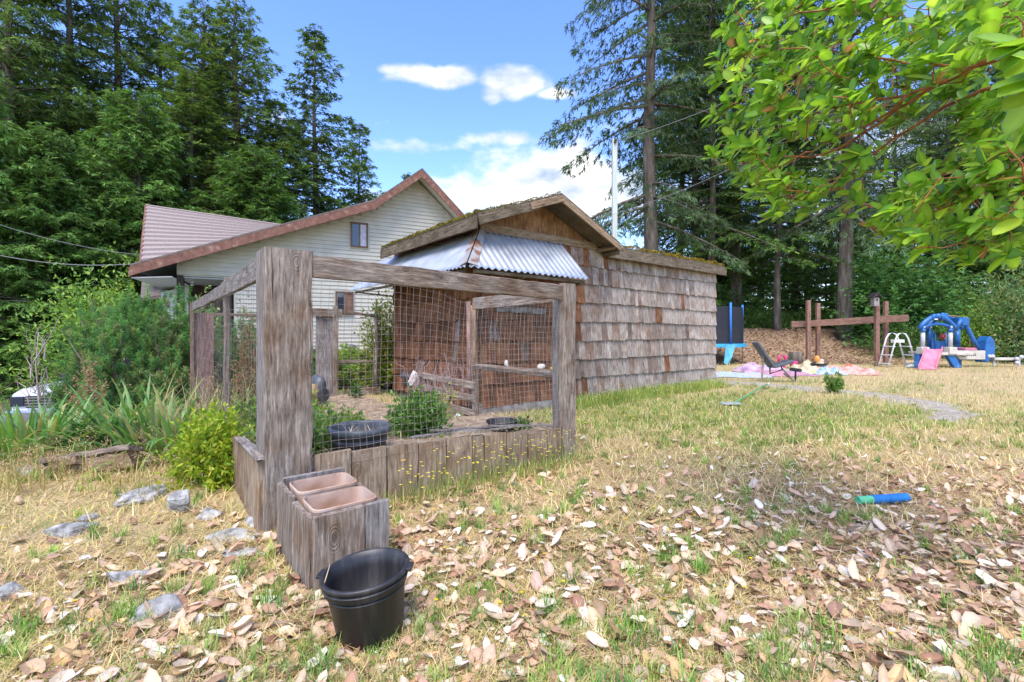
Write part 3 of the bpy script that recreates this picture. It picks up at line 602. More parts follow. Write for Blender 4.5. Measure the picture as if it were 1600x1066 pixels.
# ------------------------------------------------------------------ planter box with two liners
C0 = np.array([-.943, 2.17, 0]); pb = thing('planter_box', 'small weathered plank box against the big post holding two clay troughs', 'planter', C0+U*.19+V*.3)
board('plank', C0+U*.128-ZU*.1, C0+U*.128+ZU*.385, .248, .03, U, M['wood_grey'], pb, .003, 5); board('plank', C0+U*.318-ZU*.1, C0+U*.318+ZU*.388, .125, .03, U, M['wood_blue'], pb, .003, 5)
for s0, wd, z in ((-.005, .115, .375), (.115, .21, .37), (.33, .19, .385), (.525, .16, .38)): board('plank', C0+V*(s0+wd/2)-ZU*.1-U*.0, C0+V*(s0+wd/2)+ZU*z, wd-.006, .03, V, M['wood_grey'], pb, .003, 5)
board('plank', C0+U*.375+V*.19-ZU*.1, C0+U*.375+V*.19+ZU*.36, .34, .028, V, M['wood_grey'], pb, .003, 3); board('plank', C0+U*.375+V*.53-ZU*.1, C0+U*.375+V*.53+ZU*.36, .32, .028, V, M['wood_grey'], pb, .003, 3)
board('plank', C0+U*.2+V*.70-ZU*.1, C0+U*.2+V*.70+ZU*.395, .36, .028, U, M['wood_blue'], pb, .003, 3)
def trough(c, label):
    hu, hv = .165, .125; vs, fs = [], []
    def ring(k, z, r=.045):
        q = []
        for cx, cy, a0_ in ((1, 1, 0), (-1, 1, 90), (-1, -1, 180), (1, -1, 270)):
            for j in range(5):
                an = math.radians(a0_+j*22.5); q.append(c+U*((hu*k-r)*cx+r*math.cos(an))+V*((hv*k-r)*cy+r*math.sin(an))+ZU*z)
        return q
    prof = [(.86, 0), (.97, .225), (.985, .225), (.985, .238), (.955, .240), (.945, .22), (.86, .03)]
    for k_, z in prof: vs += ring(k_, z)
    n_ = 20; fs = [(i*n_+j, i*n_+(j+1) % n_, (i+1)*n_+(j+1) % n_, (i+1)*n_+j) for i in range(len(prof)-1) for j in range(n_)]
    bot = [tuple(range(n_))[::-1], tuple((len(prof)-1)*n_+j for j in range(n_))]
    return tag(wobj('trough', vs, [np.array(fs), np.array(bot)], M['terra'], smooth=False), label, 'trough', 'clay troughs in the planter box')
trough(C0+U*.185+V*.165+ZU*.155, 'clay trough in the plank box, the one nearest the black bucket')
trough(C0+U*.185+V*.455+ZU*.165, 'clay trough in the plank box, the one against the big post')
# rest the troughs on a batten floor
MB().box(C0+U*.19+V*.35+ZU*.145, (.165, .33, .008), (U, V, ZU)).build('inner_floor', M['wood_grey'], pb)
# ------------------------------------------------------------------ black nursery bucket
bk = thing('bucket', 'empty black plastic nursery pot leaning beside the planter box', 'bucket', (-.615, 1.985, .0))
Rm = Matrix.Rotation(math.radians(-5), 4, 'Y') @ Matrix.Rotation(math.radians(1), 4, 'X') @ Matrix.Scale(.96, 4)
BC = np.array([-.575, 1.89, .01])
prof = [(.0, .0), (.125, .0), (.132, .006), (.160, .235), (.172, .240), (.174, .275), (.182, .279), (.184, .292), (.178, .296), (.166, .293), (.163, .27), (.157, .262), (.155, .23), (.128, .02), (.0, .016)]
o = MB().lathe(prof, BC, 64, Rm).build('pot_body', M['black_pl'], bk, True)
for (r_, z_) in ((.158, .222), (.1745, .262)): MB().lathe([(r_-.002, z_-.004), (r_+.004, z_-.002), (r_+.004, z_+.002), (r_-.002, z_+.004)], BC, 64, Rm).build('rib', M['black_pl'], bk, True)
for sx in (-1, 1):
    ear = MB(); q = np.array(Rm)[:3, :3] @ np.array([sx*.186, 0, .286])+BC; ear.box(q, (.014, .03, .007)); ear.build('rim_lug', M['black_pl'], bk, bevel=.003)
tag(MB().tube([(-.735, 1.86, .318), (-.742, 1.83, .27), (-.765, 1.80, .18), (-.78, 1.79, .10), (-.79, 1.79, .01)], [.0015, .0025, .0028, .003, .003], 5).build('dry_stalk', flat2('straw_stalk', (.5, .40, .24), bump=0), None, True), 'dry straw stalk leaning on the rim of the black pot', 'stalk')
# ------------------------------------------------------------------ house
hu = np.array([.9, .436, 0]); hu /= np.linalg.norm(hu); hn = np.array([hu[1], -hu[0], 0]); HQ = np.array([-5.67, 17.0, 0])
def H(a_, z=0, o_=0): return HQ+hu*a_+hn*o_+ZU*z
house = thing('house', 'cream sided house with brown trimmed bell cast gable roof', 'house', H(0, .3))
siding = M['siding'] = noise_mat('cream_vinyl_siding', [(.3, (.40, .375, .30)), (.7, (.46, .435, .355))], 3, 4, .55, .35, .03, vec=(1, 1, 1))
def roofz(a_):   # underside profile of the gable
    pts = [(-6.35, 3.22), (.45, 5.88), (2.2, 7.28), (3.85, 5.75), (5.6, 4.2)]
    return float(np.interp(a_, [p[0] for p in pts], [p[1] for p in pts]))
# lapped siding: each course tilts out at its foot
cv, cf, o0, ho = [], [], 0, .145
z = .25; aL, aR = -5.5, 5.0
while z < 7.2:
    segs = []; xs_ = np.linspace(aL, aR, 106); ok = np.array([roofz(q)-.05 > z+ho*.5 for q in xs_])
    if z < 3.15: ok &= xs_ > -3.95
    on = None
    for i, q in enumerate(list(ok)+[False]):
        if q and on is None: on = i
        if not q and on is not None: segs.append((xs_[on], xs_[i-1])); on = None
    for a_, b_ in segs:
        if b_-a_ < .15: continue
        cv += [H(a_, z, .034), H(b_, z, .034), H(b_, z+ho, .004), H(a_, z+ho, .004), H(a_, z, .0), H(b_, z, .0)]; cf += [(o0, o0+1, o0+2, o0+3), (o0+4, o0+5, o0+1, o0)]; o0 += 6
    z += ho
hw = wobj('wall', cv, np.array(cf), siding, house)
bk_ = MB(); 
pl = [H(aL, 3.1, -.02), H(-3.95, 3.1, -.02), H(-3.95, .1, -.02), H(aR, .1, -.02), H(aR, roofz(aR), -.02), H(2.2, 7.25, -.02), H(.45, 5.86, -.02), H(aL, roofz(aL)-.02, -.02)]
bk_.prism(pl, -hn*.15); bk_.build('wall', siding, house)
MB().prism([H(aR, .1, -.2), H(aR, .1, -9), H(aR, 4.7, -9), H(aR, 4.7, -.2)], -hu*.12).build('wall', siding, house)
trimm = noise_mat('brown_painted_trim', [(.3, (.12, .05, .033)), (.6, (.20, .095, .065)), (.8, (.34, .24, .19))], 7, 6, .7, .3, .15, vec=(1, 1, 1))
rfm = noise_mat('brown_shingle_roof', [(.3, (.10, .085, .075)), (.7, (.2, .17, .15))], 12, 5, .9, .1, .3)
RO = .70; rp_ = [(-6.5, 3.20), (-4.2, 4.12), (-1.8, 5.08), (.45, 5.97), (2.2, 7.38), (3.85, 5.85), (5.7, 4.25)]
for (a1_, z1_), (a2_, z2_) in zip(rp_[:-1], rp_[1:]):
    m_ = MB(); m_.prism([H(a1_, z1_, RO-.04), H(a2_, z2_, RO-.04), H(a2_, z2_+.09, RO-.04), H(a1_, z1_+.09, RO-.04)], -hn*9.6); m_.build('roof', rfm, house)
    m_ = MB(); m_.prism([H(a1_, z1_-.24, RO), H(a2_, z2_-.24, RO), H(a2_, z2_+.05, RO), H(a1_, z1_+.05, RO)], hn*.04); m_.build('fascia_board', trimm, house)
    m_ = MB(); m_.prism([H(a1_, z1_-.03, RO-.01), H(a2_, z2_-.03, RO-.01), H(a2_, z2_-.01, RO-.01), H(a1_, z1_-.01, RO-.01)], -hn*9.5); m_.build('soffit', flat2('pale_soffit', (.50, .52, .50), .7, .06), house)
    m_ = MB(); m_.prism([H(a1_, z1_+.05, RO+.045), H(a2_, z2_+.05, RO+.045), H(a2_, z2_+.10, RO+.045), H(a1_, z1_+.10, RO+.045)], -hn*.08); m_.build('drip_edge', rfm, house)
# boxed eave end at the left tip
MB().prism([H(-6.5, 2.94, RO), H(-6.5, 3.2, RO), H(-6.5, 3.2, -9), H(-6.5, 2.94, -9)], -hu*.04).build('fascia_board', trimm, house)
MB().prism([H(-6.48, 2.9, RO-.02), H(-5.5, 2.98, RO-.02), H(-5.5, 3.0, RO-.02), H(-6.48, 2.92, RO-.02)], -hn*9.3).build('soffit', bpy.data.materials['pale_soffit'], house)
# recessed porch under the left end
prm = flat2('porch_ceiling', (.36, .37, .36), .7, .06); dkm = flat2('dark_brown_wall', (.045, .03, .022), .7, .3)
MB().box(H(-4.72, 3.06, -1.3), (.77, 1.25, .02), (hu, hn, ZU)).build('porch_ceiling', prm, house)
MB().box(H(-4.72, 1.55, -2.5), (.8, .04, 1.6), (hu, hn, ZU)).build('porch_wall', dkm, house); MB().box(H(-3.93, 1.55, -1.33), (.03, 1.2, 1.48), (hu, hn, ZU)).build('porch_wall', dkm, house)
MB().box(H(-5.42, 1.5, -.1), (.09, .09, 1.62), (hu, hn, ZU)).build('porch_post', dkm, house)
MB().prism([H(-6.35, 0, -2.2), H(-5.55, 0, -2.2), H(-5.55, 3.0, -2.2), H(-6.35, 2.7, -2.2)], -hn*.1).build('wall', flat2('grey_white_siding', (.50, .50, .56), .6, .05), house, )
for i in range(9):
    MB().box(H(-5.95, .9+i*.19, -2.17), (.39, .012, .004), (hu, hn, ZU)).build('siding_joint', flat2('grey_joint', (.25, .25, .3), .6, .05, bump=0), house) if i == 0 else None
# wing roof seen behind the left slope, with shingle courses as real steps
pk = noise_mat('pink_shingle_roof', [(.3, (.25, .20, .18)), (.6, (.33, .27, .245)), (.8, (.39, .335, .31))], 25, 5, .9, .1, .25, vec=(1, 1, 1))
tl = at(228, 322, 20.5); tr_ = at(470, 357, 24.0); bl = at(218, 425, 16.2); br = at(470, 400, 19.5)
nC = 15; vs, fs = [], []
for i in range(nC):
    f0, f1 = i/nC, (i+1)/nC+.004; a0_, b0_ = bl+(tl-bl)*f0, br+(tr_-br)*f0; a1_, b1_ = bl+(tl-bl)*f1, br+(tr_-br)*f1
    vs += [a0_+ZU*.10, b0_+ZU*.10, b1_+ZU*.0, a1_+ZU*.0, a0_-ZU*.03, b0_-ZU*.03]; k = i*6; fs += [(k, k+1, k+2, k+3), (k+4, k+5, k+1, k)]
bpy.context.view_layer.update()
wr = wobj('wing_roof', vs, np.array(fs), pk, house)
MB().tube([bl+ZU*.02, tl+ZU*.02], .045, 6).build('ridge_trim', trimm, house); MB().tube([tl+ZU*.03, tr_+ZU*.03], .05, 6).build('ridge_trim', pk, house)
MB().prism([bl-ZU*.9+hn*-.1, br-ZU*.9, tr_-ZU*.7, tl-ZU*.35+[.1, 0, 0]], -ZU*.12).build('wing_roof_deck', rfm, house)
# windows
gls = base_mat('window_glass', .05, .8)[0]; gls.node_tree.nodes['Principled BSDF'].inputs['Base Color'].default_value = (.03, .035, .05, 1)
frm = flat2('brown_window_frame', (.11, .06, .04), .5, .1, bump=0)
curt = flat2('pale_curtain', (.42, .42, .46), .8, .2)
def window(a_, z_, w_, h_, cur, curc=None):
    wn_ = MB()
    for (x_, zz_, hx, hz) in ((-w_/2, 0, .03, h_/2), (w_/2, 0, .03, h_/2), (0, h_/2, w_/2+.03, .03), (0, -h_/2, w_/2+.03, .03), (w_*.02, 0, .018, h_/2)): wn_.box(H(a_+x_, z_+zz_, .072), (hx, .03, hz), (hu, hn, ZU))
    f_ = wn_.build('window', frm, house)
    for sx in (-1, 1):
        MB().box(H(a_+sx*w_/4, z_, .062), (w_/4-.02, .004, h_/2-.03), (hu, hn, ZU)).build('pane', gls if sx != cur else (curc or curt), f_)
    MB().box(H(a_, z_, .048), (w_/2+.07, .008, h_/2+.07), (hu, hn, ZU)).build('frame', siding, f_)
def hsolve(px, Yg=None):
    r = (px-800)/720; return (r*HQ[1]-HQ[0])/(hu[0]-r*hu[1])
aw = hsolve(561); Yw = (HQ+hu*aw)[1]; window(aw, EYE+(522-368)/720*Yw, .56, .86, 1)
aw = hsolve(538); Yw = (HQ+hu*aw)[1]; window(aw, EYE+(522-474)/720*Yw, .56, .78, 1, flat2('brown_blind', (.16, .09, .06), .8, .2))
# porch wind spinner
q = at(300, 420, 15.2); m_ = MB(); [m_.ball(q-ZU*(.09*i), .055, 8, 5, (1, 1, .45)) for i in range(7)]
sp = m_.build('hanging_spinner', flat2('bright_white', (.7, .7, .68), .4, .05, bump=0), None, True); tag(sp, 'white hanging spiral ornament under the porch ceiling', 'ornament')
tag(wobj('spinner_cord', *(lambda m: (np.vstack(m.v), [np.array(q) for q in m.f.values()]))(MB().tube([q, q+ZU*.1], .01, 4)), frm, sp))
g = thing('grill', 'small dark kettle grill against the cream house wall', 'grill', (at(548, 556, 16.0)))
q = at(548, 543, 16.0); MB().ball(q, .21, 14, 8, (1, 1, .55)).build('lid', M['slate_pl'], g, True); MB().box(q-ZU*.1, (.2, .05, .03)).build('bowl', M['black_pl'], g)
for sx in (-.12, .12): MB().tube([q+[sx, 0, -.1], q+[sx*1.3, 0, -.42]], .015, 6).build('leg', M['wire'], g)
# ------------------------------------------------------------------ trees
def conifer(H_, base, rmax, nb, dens, droop, pend, cols, card=(.2, .38), cw=.05, elev=(-.25, .7), trunk_r=.3, power=.8, gaps=0, ncard=5):
    zb = base+(H_-base-.15)*np.sort(R.uniform(0, 1, nb)**.82); tt = (zb-base)/(H_-base)
    az = np.arange(nb)*2.39996+R.uniform(-.4, .4, nb); Lb = (rmax*(1-tt)**power+.35)*R.uniform(.6, 1.12, nb)
    if gaps: Lb *= np.where(R.random(nb) < gaps, .35, 1)
    el = elev[0]+(elev[1]-elev[0])*tt+R.uniform(-.12, .12, nb)
    ho = np.stack([np.cos(az), np.sin(az), 0*az], 1); pe = np.stack([-np.sin(az), np.cos(az), 0*az], 1)
    ns = np.maximum(6, (dens*(Lb+.25)).astype(int)); bi = np.repeat(np.arange(nb), ns); n = len(bi)
    s_ = R.uniform(.03, 1, n)**.8; sd_ = R.choice([-1., 1.], n); lb = Lb[bi]
    tw = (.40*lb*(1.05-s_)**.6+.10)*R.uniform(.5, 1.1, n); u2 = R.uniform(0, 1, n)**.8
    def curve(b, s):
        return ho[b]*(Lb[b]*s)[:, None]+ZU*(zb[b]+Lb[b]*(np.tan(el[b])*s-droop*s*s+.35*droop*s**3))[:, None]
    P = curve(bi, s_)+(pe[bi]*sd_[:, None]+ho[bi]*.55)*(tw*u2)[:, None]-ZU*(tw*u2*u2*.3+pend*.3*u2)[:, None]+R.normal(0, .03, (n, 3))
    D = nrm(ho[bi]*.7+pe[bi]*sd_[:, None]*.7*R.uniform(.2, 1, n)[:, None]-ZU*(.25+pend)*R.uniform(.4, 1.3, n)[:, None]+rdir(n)*.25)
    Nn = nrm(ZU*.8+rdir(n)*.5-D*0)
    k = ncard; P5 = np.repeat(P, k, 0); D5 = np.repeat(D, k, 0); N5 = np.repeat(Nn, k, 0); S5 = nrm(np.cross(D5, N5))
    an = np.tile(np.linspace(-1.0, 1.0, k), n)+R.normal(0, .15, n*k); D6 = nrm(D5*np.cos(an)[:, None]+S5*np.sin(an)[:, None]+rdir(n*k)*.15)
    ln = R.uniform(*card, n*k)*(1-.25*np.abs(an)); P6 = P5+D5*(R.uniform(0, .12, n*k)[:, None])
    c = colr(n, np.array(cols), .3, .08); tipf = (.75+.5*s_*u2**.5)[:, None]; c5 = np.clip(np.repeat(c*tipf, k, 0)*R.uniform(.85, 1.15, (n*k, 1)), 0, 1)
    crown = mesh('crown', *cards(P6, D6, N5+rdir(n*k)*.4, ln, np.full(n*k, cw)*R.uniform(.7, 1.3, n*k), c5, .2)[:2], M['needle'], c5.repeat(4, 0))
    m_ = MB(); zt = np.linspace(-.6, H_, 12); m_.tube(np.stack([.06*np.sin(zt*.5), .06*np.cos(zt*.4), zt], 1), trunk_r*(1-np.clip(zt/H_, 0, 1))**.9+.01+.25*trunk_r*np.exp(-np.maximum(zt, 0)*2), 10)
    for b in range(nb):
        q = np.array([b, b, b, b]); ss_ = np.array([0, .3, .6, .92]); m_.tube(curve(q, ss_), np.array([1, .7, .45, .12])*(.018*Lb[b]+.012), 3, cap=False)
    return crown, mesh('trunk', np.vstack(m_.v), [np.array(q) for q in m_.f.values()], M['bark'], None, True)
def snag(H_, r): 
    m_ = MB(); zt = np.linspace(-.4, H_, 8); m_.tube(np.stack([.1*np.sin(zt*.35), .1*np.sin(zt*.3), zt], 1), r*(1-zt/H_*.5), 8)
    for i in range(26):
        z = random.uniform(1.5, H_); a_ = random.uniform(0, 6.28); l = random.uniform(.5, 1.8); p = np.array([.1*math.sin(z*.35), .1*math.sin(z*.3), z]); d = np.array([math.cos(a_), math.sin(a_), -.1])
        m_.tube([p, p+d*l*.5, p+d*l-ZU*.15*l], [.025, .015, .005], 3, cap=False)
    return mesh('trunk', np.vstack(m_.v), [np.array(q) for q in m_.f.values()], M['bark'], None, True)
G1 = ((.09, .155, .04), (.125, .205, .048), (.165, .26, .06)); G2 = ((.062, .105, .048), (.088, .145, .062), (.12, .185, .08)); G3 = ((.085, .17, .04), (.12, .23, .05), (.16, .28, .065))
CV = {
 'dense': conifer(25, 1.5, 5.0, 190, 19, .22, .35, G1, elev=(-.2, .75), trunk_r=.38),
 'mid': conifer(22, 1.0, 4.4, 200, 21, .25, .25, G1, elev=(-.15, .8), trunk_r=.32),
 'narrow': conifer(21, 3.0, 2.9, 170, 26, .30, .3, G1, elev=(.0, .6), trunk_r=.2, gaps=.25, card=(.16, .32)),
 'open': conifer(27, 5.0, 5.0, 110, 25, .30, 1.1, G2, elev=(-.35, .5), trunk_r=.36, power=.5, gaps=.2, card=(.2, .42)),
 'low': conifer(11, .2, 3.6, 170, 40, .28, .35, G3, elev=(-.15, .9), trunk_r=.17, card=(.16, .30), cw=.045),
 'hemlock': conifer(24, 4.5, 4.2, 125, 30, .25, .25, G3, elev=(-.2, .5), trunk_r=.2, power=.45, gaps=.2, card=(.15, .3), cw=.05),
}
SN = snag(9, .11)
def tree(px, Yd, kind, sc_, label, group=None, name='fir_tree', z=None, zs=1.0, xs=1.0):
    x = (px-800)/720*Yd; z = float(gz(x, Yd)) if z is None else z
    o = thing(name, label, 'tree', (x, Yd, z), group, R.uniform(0, 6.28)); o.scale = (sc_*xs, sc_*xs, sc_*zs)
    for nm, me in zip(('crown', 'trunk'), CV[kind]):
        c = bpy.data.objects.new(nm, me); C.objects.link(c); c.parent = o
    return o
FB = 'firs behind the cream house'
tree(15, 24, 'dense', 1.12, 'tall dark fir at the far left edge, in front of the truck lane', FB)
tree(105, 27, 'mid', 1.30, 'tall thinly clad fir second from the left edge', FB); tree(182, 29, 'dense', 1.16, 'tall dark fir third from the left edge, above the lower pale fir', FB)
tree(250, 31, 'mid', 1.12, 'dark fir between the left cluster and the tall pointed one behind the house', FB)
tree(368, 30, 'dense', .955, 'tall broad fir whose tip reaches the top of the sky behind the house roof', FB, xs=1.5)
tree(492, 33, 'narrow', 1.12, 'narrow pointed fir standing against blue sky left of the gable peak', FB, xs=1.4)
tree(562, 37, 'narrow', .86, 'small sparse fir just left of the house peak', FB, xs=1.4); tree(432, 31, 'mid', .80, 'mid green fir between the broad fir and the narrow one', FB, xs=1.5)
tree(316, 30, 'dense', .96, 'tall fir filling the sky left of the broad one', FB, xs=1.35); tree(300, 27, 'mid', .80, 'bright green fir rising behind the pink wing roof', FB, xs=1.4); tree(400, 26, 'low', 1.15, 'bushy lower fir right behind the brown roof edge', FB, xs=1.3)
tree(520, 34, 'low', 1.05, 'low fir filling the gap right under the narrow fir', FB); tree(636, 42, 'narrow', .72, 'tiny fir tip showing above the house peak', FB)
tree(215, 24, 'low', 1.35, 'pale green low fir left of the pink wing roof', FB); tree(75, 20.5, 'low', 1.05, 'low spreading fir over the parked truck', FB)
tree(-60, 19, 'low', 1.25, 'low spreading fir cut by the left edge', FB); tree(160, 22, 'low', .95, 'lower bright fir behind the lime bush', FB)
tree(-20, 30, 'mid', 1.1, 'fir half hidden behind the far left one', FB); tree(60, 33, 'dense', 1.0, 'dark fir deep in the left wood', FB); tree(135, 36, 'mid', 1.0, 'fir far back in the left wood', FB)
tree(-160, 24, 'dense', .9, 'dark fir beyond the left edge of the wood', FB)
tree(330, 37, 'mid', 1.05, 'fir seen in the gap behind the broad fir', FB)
FR = 'firs beyond the shed and the play area'
tree(1016, 22.5, 'open', 1.06, 'tall fir with drooping boughs and bare trunk above the shed roof', FR)
tree(1112, 26, 'hemlock', 1.08, 'slender light green hemlock right of the drooping fir', FR, 'hemlock_tree'); tree(1150, 28, 'open', 1.0, 'thick brown trunked fir behind the shed end', FR)
tree(1088, 29, 'mid', 1.0, 'full dark green fir right behind the drooping fir', FR); tree(1064, 31, 'hemlock', 1.1, 'dark fir between the drooping fir and the hemlock', FR); tree(1216, 25, 'hemlock', .85, 'thin pale trunked tree behind the trampoline', FR, 'hemlock_tree')
tree(1322, 23.3, 'open', 1.0, 'large grey trunked fir behind the timber beam frame', FR); tree(1260, 31, 'hemlock', 1.0, 'hemlock in the shade behind the beam frame', FR, 'hemlock_tree')
BK = 'dark firs massed in the background wood'
BKL = ['behind the trampoline net', 'behind the big grey trunk', 'above the left part of the maple thicket', 'above the play set', 'right of the play set', 'at the right edge, half hidden by the overhanging leaves', 'far back just right of the big grey trunk', 'far back between the pale thin trunk and the beam posts', 'far back above the play set seat', 'far back at the right edge', 'cut by the right edge of the wood', 'farthest back above the maple thicket', 'low and pale beyond the shed end']
YFL = ['right above the trampoline', 'right of the trampoline poles', 'left of the beam frame', 'behind the left pair of beam posts', 'right of the big grey trunk', 'behind the birdhouse', 'behind the play set arm', 'at the right edge behind the grey green shrub', 'right behind the shed end']
UBL = ['left of the thin pale trunk', 'behind the left beam posts', 'behind the birdhouse post', 'behind the play set', 'behind the play set seat', 'at the far right edge', 'behind the trampoline net']
for i, (px, Yd, kd, s_) in enumerate([(1190, 34, 'mid', .58), (1300, 33, 'mid', .52), (1400, 34, 'mid', .8), (1480, 33, 'dense', .85), (1560, 30, 'mid', .95), (1640, 27, 'dense', .95), (1350, 38, 'dense', .6), (1240, 38, 'dense', .5), (1510, 38, 'mid', 1.0), (1600, 38, 'dense', 1.0), (1720, 24, 'mid', 1.0), (1450, 42, 'dense', .9), (1135, 38, 'low', .9)]):
    tree(px, Yd, kd, s_, 'dark background fir '+BKL[i], BK)
for i, (px, Yd, s_) in enumerate([(1140, 30, .55), (1185, 28.5, .5), (1245, 29, .52), (1290, 28, .5), (1345, 30, .6), (1400, 29, .55), (1500, 28, .6), (1580, 26, .55), (1100, 32, .5)]):
    tree(px, Yd, 'low', s_, 'low young fir in the understory, '+YFL[i], 'young firs in the understory', 'young_fir')
# ------------------------------------------------------------------ broadleaf bushes
def bush(name, label, cat, c, rad, n, leaf, cols, lumps=14, up=.5, stems=8, group=None, mat='foliage', star=False, flat=.0, shell=.45, stemmat='bark', minz=.0, hang=.0):
    c = np.asarray(c, float); rad = np.asarray(rad, float); o = thing(name, label, cat, c, group)
    lc = rdir(lumps)*R.uniform(.25, .72, (lumps, 1)); lc[:, 2] = np.abs(lc[:, 2])*.9+.1; lr = R.uniform(.28, .5, lumps)
    b = R.integers(0, lumps, n); d = rdir(n); rr = R.uniform(shell, 1.0, n)**.6
    P = (lc[b]+d*(lr[b]*rr)[:, None]); P[:, 2] = np.where(P[:, 2] < .03, R.uniform(.02, .3, n), P[:, 2]); P = c+P*rad
    D = nrm(d*.8+ZU*(up-hang)+rdir(n)*.6); Nn = nrm(d*(1-flat)+ZU*(.4+flat*2)+rdir(n)*.35)
    if flat: D[:, 2] *= (1-flat)
    if n > 200:   # part of the leaves ride on shoots that break the outline
        ks = max(10, n//55); si = R.integers(0, ks, n//2); sdv = nrm(rdir(ks)+ZU*(.35+up)); sdv[:, 2] = np.abs(sdv[:, 2]); sl = R.uniform(.85, 1.28, ks); fr = R.uniform(.35, 1, n//2)
        P[:n//2] = c+(sdv[si]*(sl[si]*fr)[:, None]+rdir(n//2)*.05)*rad*np.array([1, 1, .95]); D[:n//2] = nrm(sdv[si]*.5+rdir(n//2)*.8); P[:, 2] = np.maximum(P[:, 2], c[2]+.02)
    ln = R.uniform(leaf[0]*.7, leaf[0]*1.25, n); cc = colr(n, np.array(cols), .25)
    if star:
        P = np.repeat(P, 3, 0); D = nrm(D); Nr = np.repeat(Nn, 3, 0); S_ = np.cross(D, Nn); an = np.tile([-.9, 0, .9], n)
        D = np.repeat(D, 3, 0)*np.cos(an)[:, None]+np.repeat(S_, 3, 0)*np.sin(an)[:, None]; ln = np.repeat(ln, 3)*np.tile([.8, 1, .8], n); cc = np.repeat(cc, 3, 0); Nn = Nr
    v, f_, c4 = cards(P, D, Nn, ln, ln*leaf[1], cc, .12); wobj('foliage', v, f_, M[mat], o, c4)
    m_ = MB()
    for i in range(stems):
        e = c+lc[i % lumps]*rad*.95; b0 = c+np.array([random.uniform(-.15, .15)*rad[0], random.uniform(-.15, .15)*rad[1], -.05]); md = (b0+e)/2+np.array([random.uniform(-.1, .1)*rad[0], 0, .1*rad[2]])
        m_.tube([b0, md, e], [.012*rad[2]+.006, .008*rad[2]+.004, .003], 5, cap=False)
    m_.build('stem', M[stemmat], o, True); return o
def gpt(px, py, Yd): p = at(px, py, Yd); p[2] = float(gz(p[0], p[1])); return p
LIME = ((.22, .36, .03), (.30, .42, .04), (.16, .30, .03)); GRN = ((.09, .19, .03), (.12, .24, .05), (.07, .15, .03)); YEL = ((.34, .38, .05), (.40, .34, .06), (.20, .30, .04), (.42, .22, .06)); MAP = ((.11, .27, .07), (.15, .34, .10), (.20, .40, .13), (.08, .18, .05))
bush('maple_bush', 'broad bright maple thicket behind the blue play set', 'bush', gpt(1405, 520, 22.5), (3.1, 2.3, 4.9), 9000, (.21, .42), MAP, 26, .1, 8, star=True, flat=.6)
bush('maple_bush', 'smaller maple thicket above the beam frame posts', 'bush', gpt(1352, 520, 25.5), (1.6, 1.5, 4.0), 3000, (.2, .42), MAP, 16, .1, 5, star=True, flat=.6)
bush('shrub', 'yellow green shrub right behind the play set seat', 'bush', gpt(1530, 540, 20.5), (2.0, 1.2, 2.5), 6500, (.15, .32), ((.22, .36, .05), (.30, .44, .07), (.14, .26, .045)), 22, .3, 6)
bush('shrub', 'grey green leafy shrub at the right edge', 'bush', gpt(1600, 545, 19.5), (1.9, 1.4, 4.4), 8000, (.17, .34), ((.15, .27, .10), (.21, .35, .14), (.10, .19, .06), (.34, .34, .12)), 24, .4, 7)
bush('shrub', 'dark low shrub at the foot of the maple thicket', 'bush', gpt(1430, 540, 20.8), (2.6, .9, 1.5), 5000, (.14, .35), ((.09, .17, .04), (.13, .23, .06)), 20, .3, 5)
bush('shrub', 'yellow green shrub glimpsed left of the big grey trunk', 'bush', gpt(1240, 500, 30), (2.6, 1.4, 4.6), 4200, (.2, .4), ((.20, .33, .05), (.30, .42, .06), (.1, .2, .04)), 16, .3, 5)
bush('shrub', 'pale shrub glimpsed behind the trampoline net', 'bush', gpt(1150, 505, 28), (2.6, 1.4, 2.8), 3600, (.18, .4), GRN, 16, .3, 5)
for i, (px, Yd, rx, rz) in enumerate([(1200, 26.5, 2.2, 1.2), (1290, 26.5, 2.3, 1.1), (1375, 25.5, 2.2, 1.0), (1465, 24.5, 2.6, 2.6), (1560, 23.5, 2.6, 3.2), (1660, 21, 2.5, 4.0), (1120, 27.5, 2.0, 1.3)]):
    bush('undergrowth_bush', 'dark leafy undergrowth bush '+UBL[i], 'bush', gpt(px, 515, Yd), (rx, 1.0, rz), 3000, (.16, .36), ((.08, .15, .035), (.12, .22, .045), (.17, .27, .06)), 14, .3, 4, 'dark bushes along the foot of the wood')
bush('shrub', 'lime deciduous bush left of the house eave', 'bush', np.array([-15.6, 17.5, -1.3]), (2.9, 1.8, 5.2), 11000, (.19, .42), ((.16, .28, .06), (.24, .38, .08), (.32, .46, .09), (.10, .20, .04)), 30, .3, 10, flat=.3)
bush('shrub', 'leafy bush at the foot of the porch post', 'bush', np.array([-8.4, 12.2, .0]), (.75, .7, 2.3), 3200, (.12, .45), ((.16, .24, .07), (.26, .34, .12), (.10, .17, .05)), 14, .3, 7)
bush('shrub', 'yellow flecked shrub beside the shed corner', 'bush', np.array([-2.75, 10.1, .15]), (.62, .6, 1.95), 5200, (.085, .45), YEL+LIME, 20, .5, 7)
bush('spirea_bush', 'bright yellow green bush at the left side of the garden bed', 'bush', np.array([-2.47, 3.85, 0.]), (.36, .34, .60), 8500, (.045, .5), ((.30, .44, .03), (.40, .50, .04), (.20, .34, .03), (.46, .48, .06)), 30, .6, 12, shell=.3)
def bedp(a_, s_): p = F(a_, s_, soilz(a_, s_)-.01); return p
bush('leafy_plant', 'bushy green herb growing in the bed beside the round pot', 'plant', bedp(1.28, .80)-ZU*.02, (.34, .32, .43), 5500, (.05, .42), ((.10, .21, .04), (.16, .30, .06), (.07, .14, .03), (.22, .36, .07)), 26, .8, 14, shell=.3)
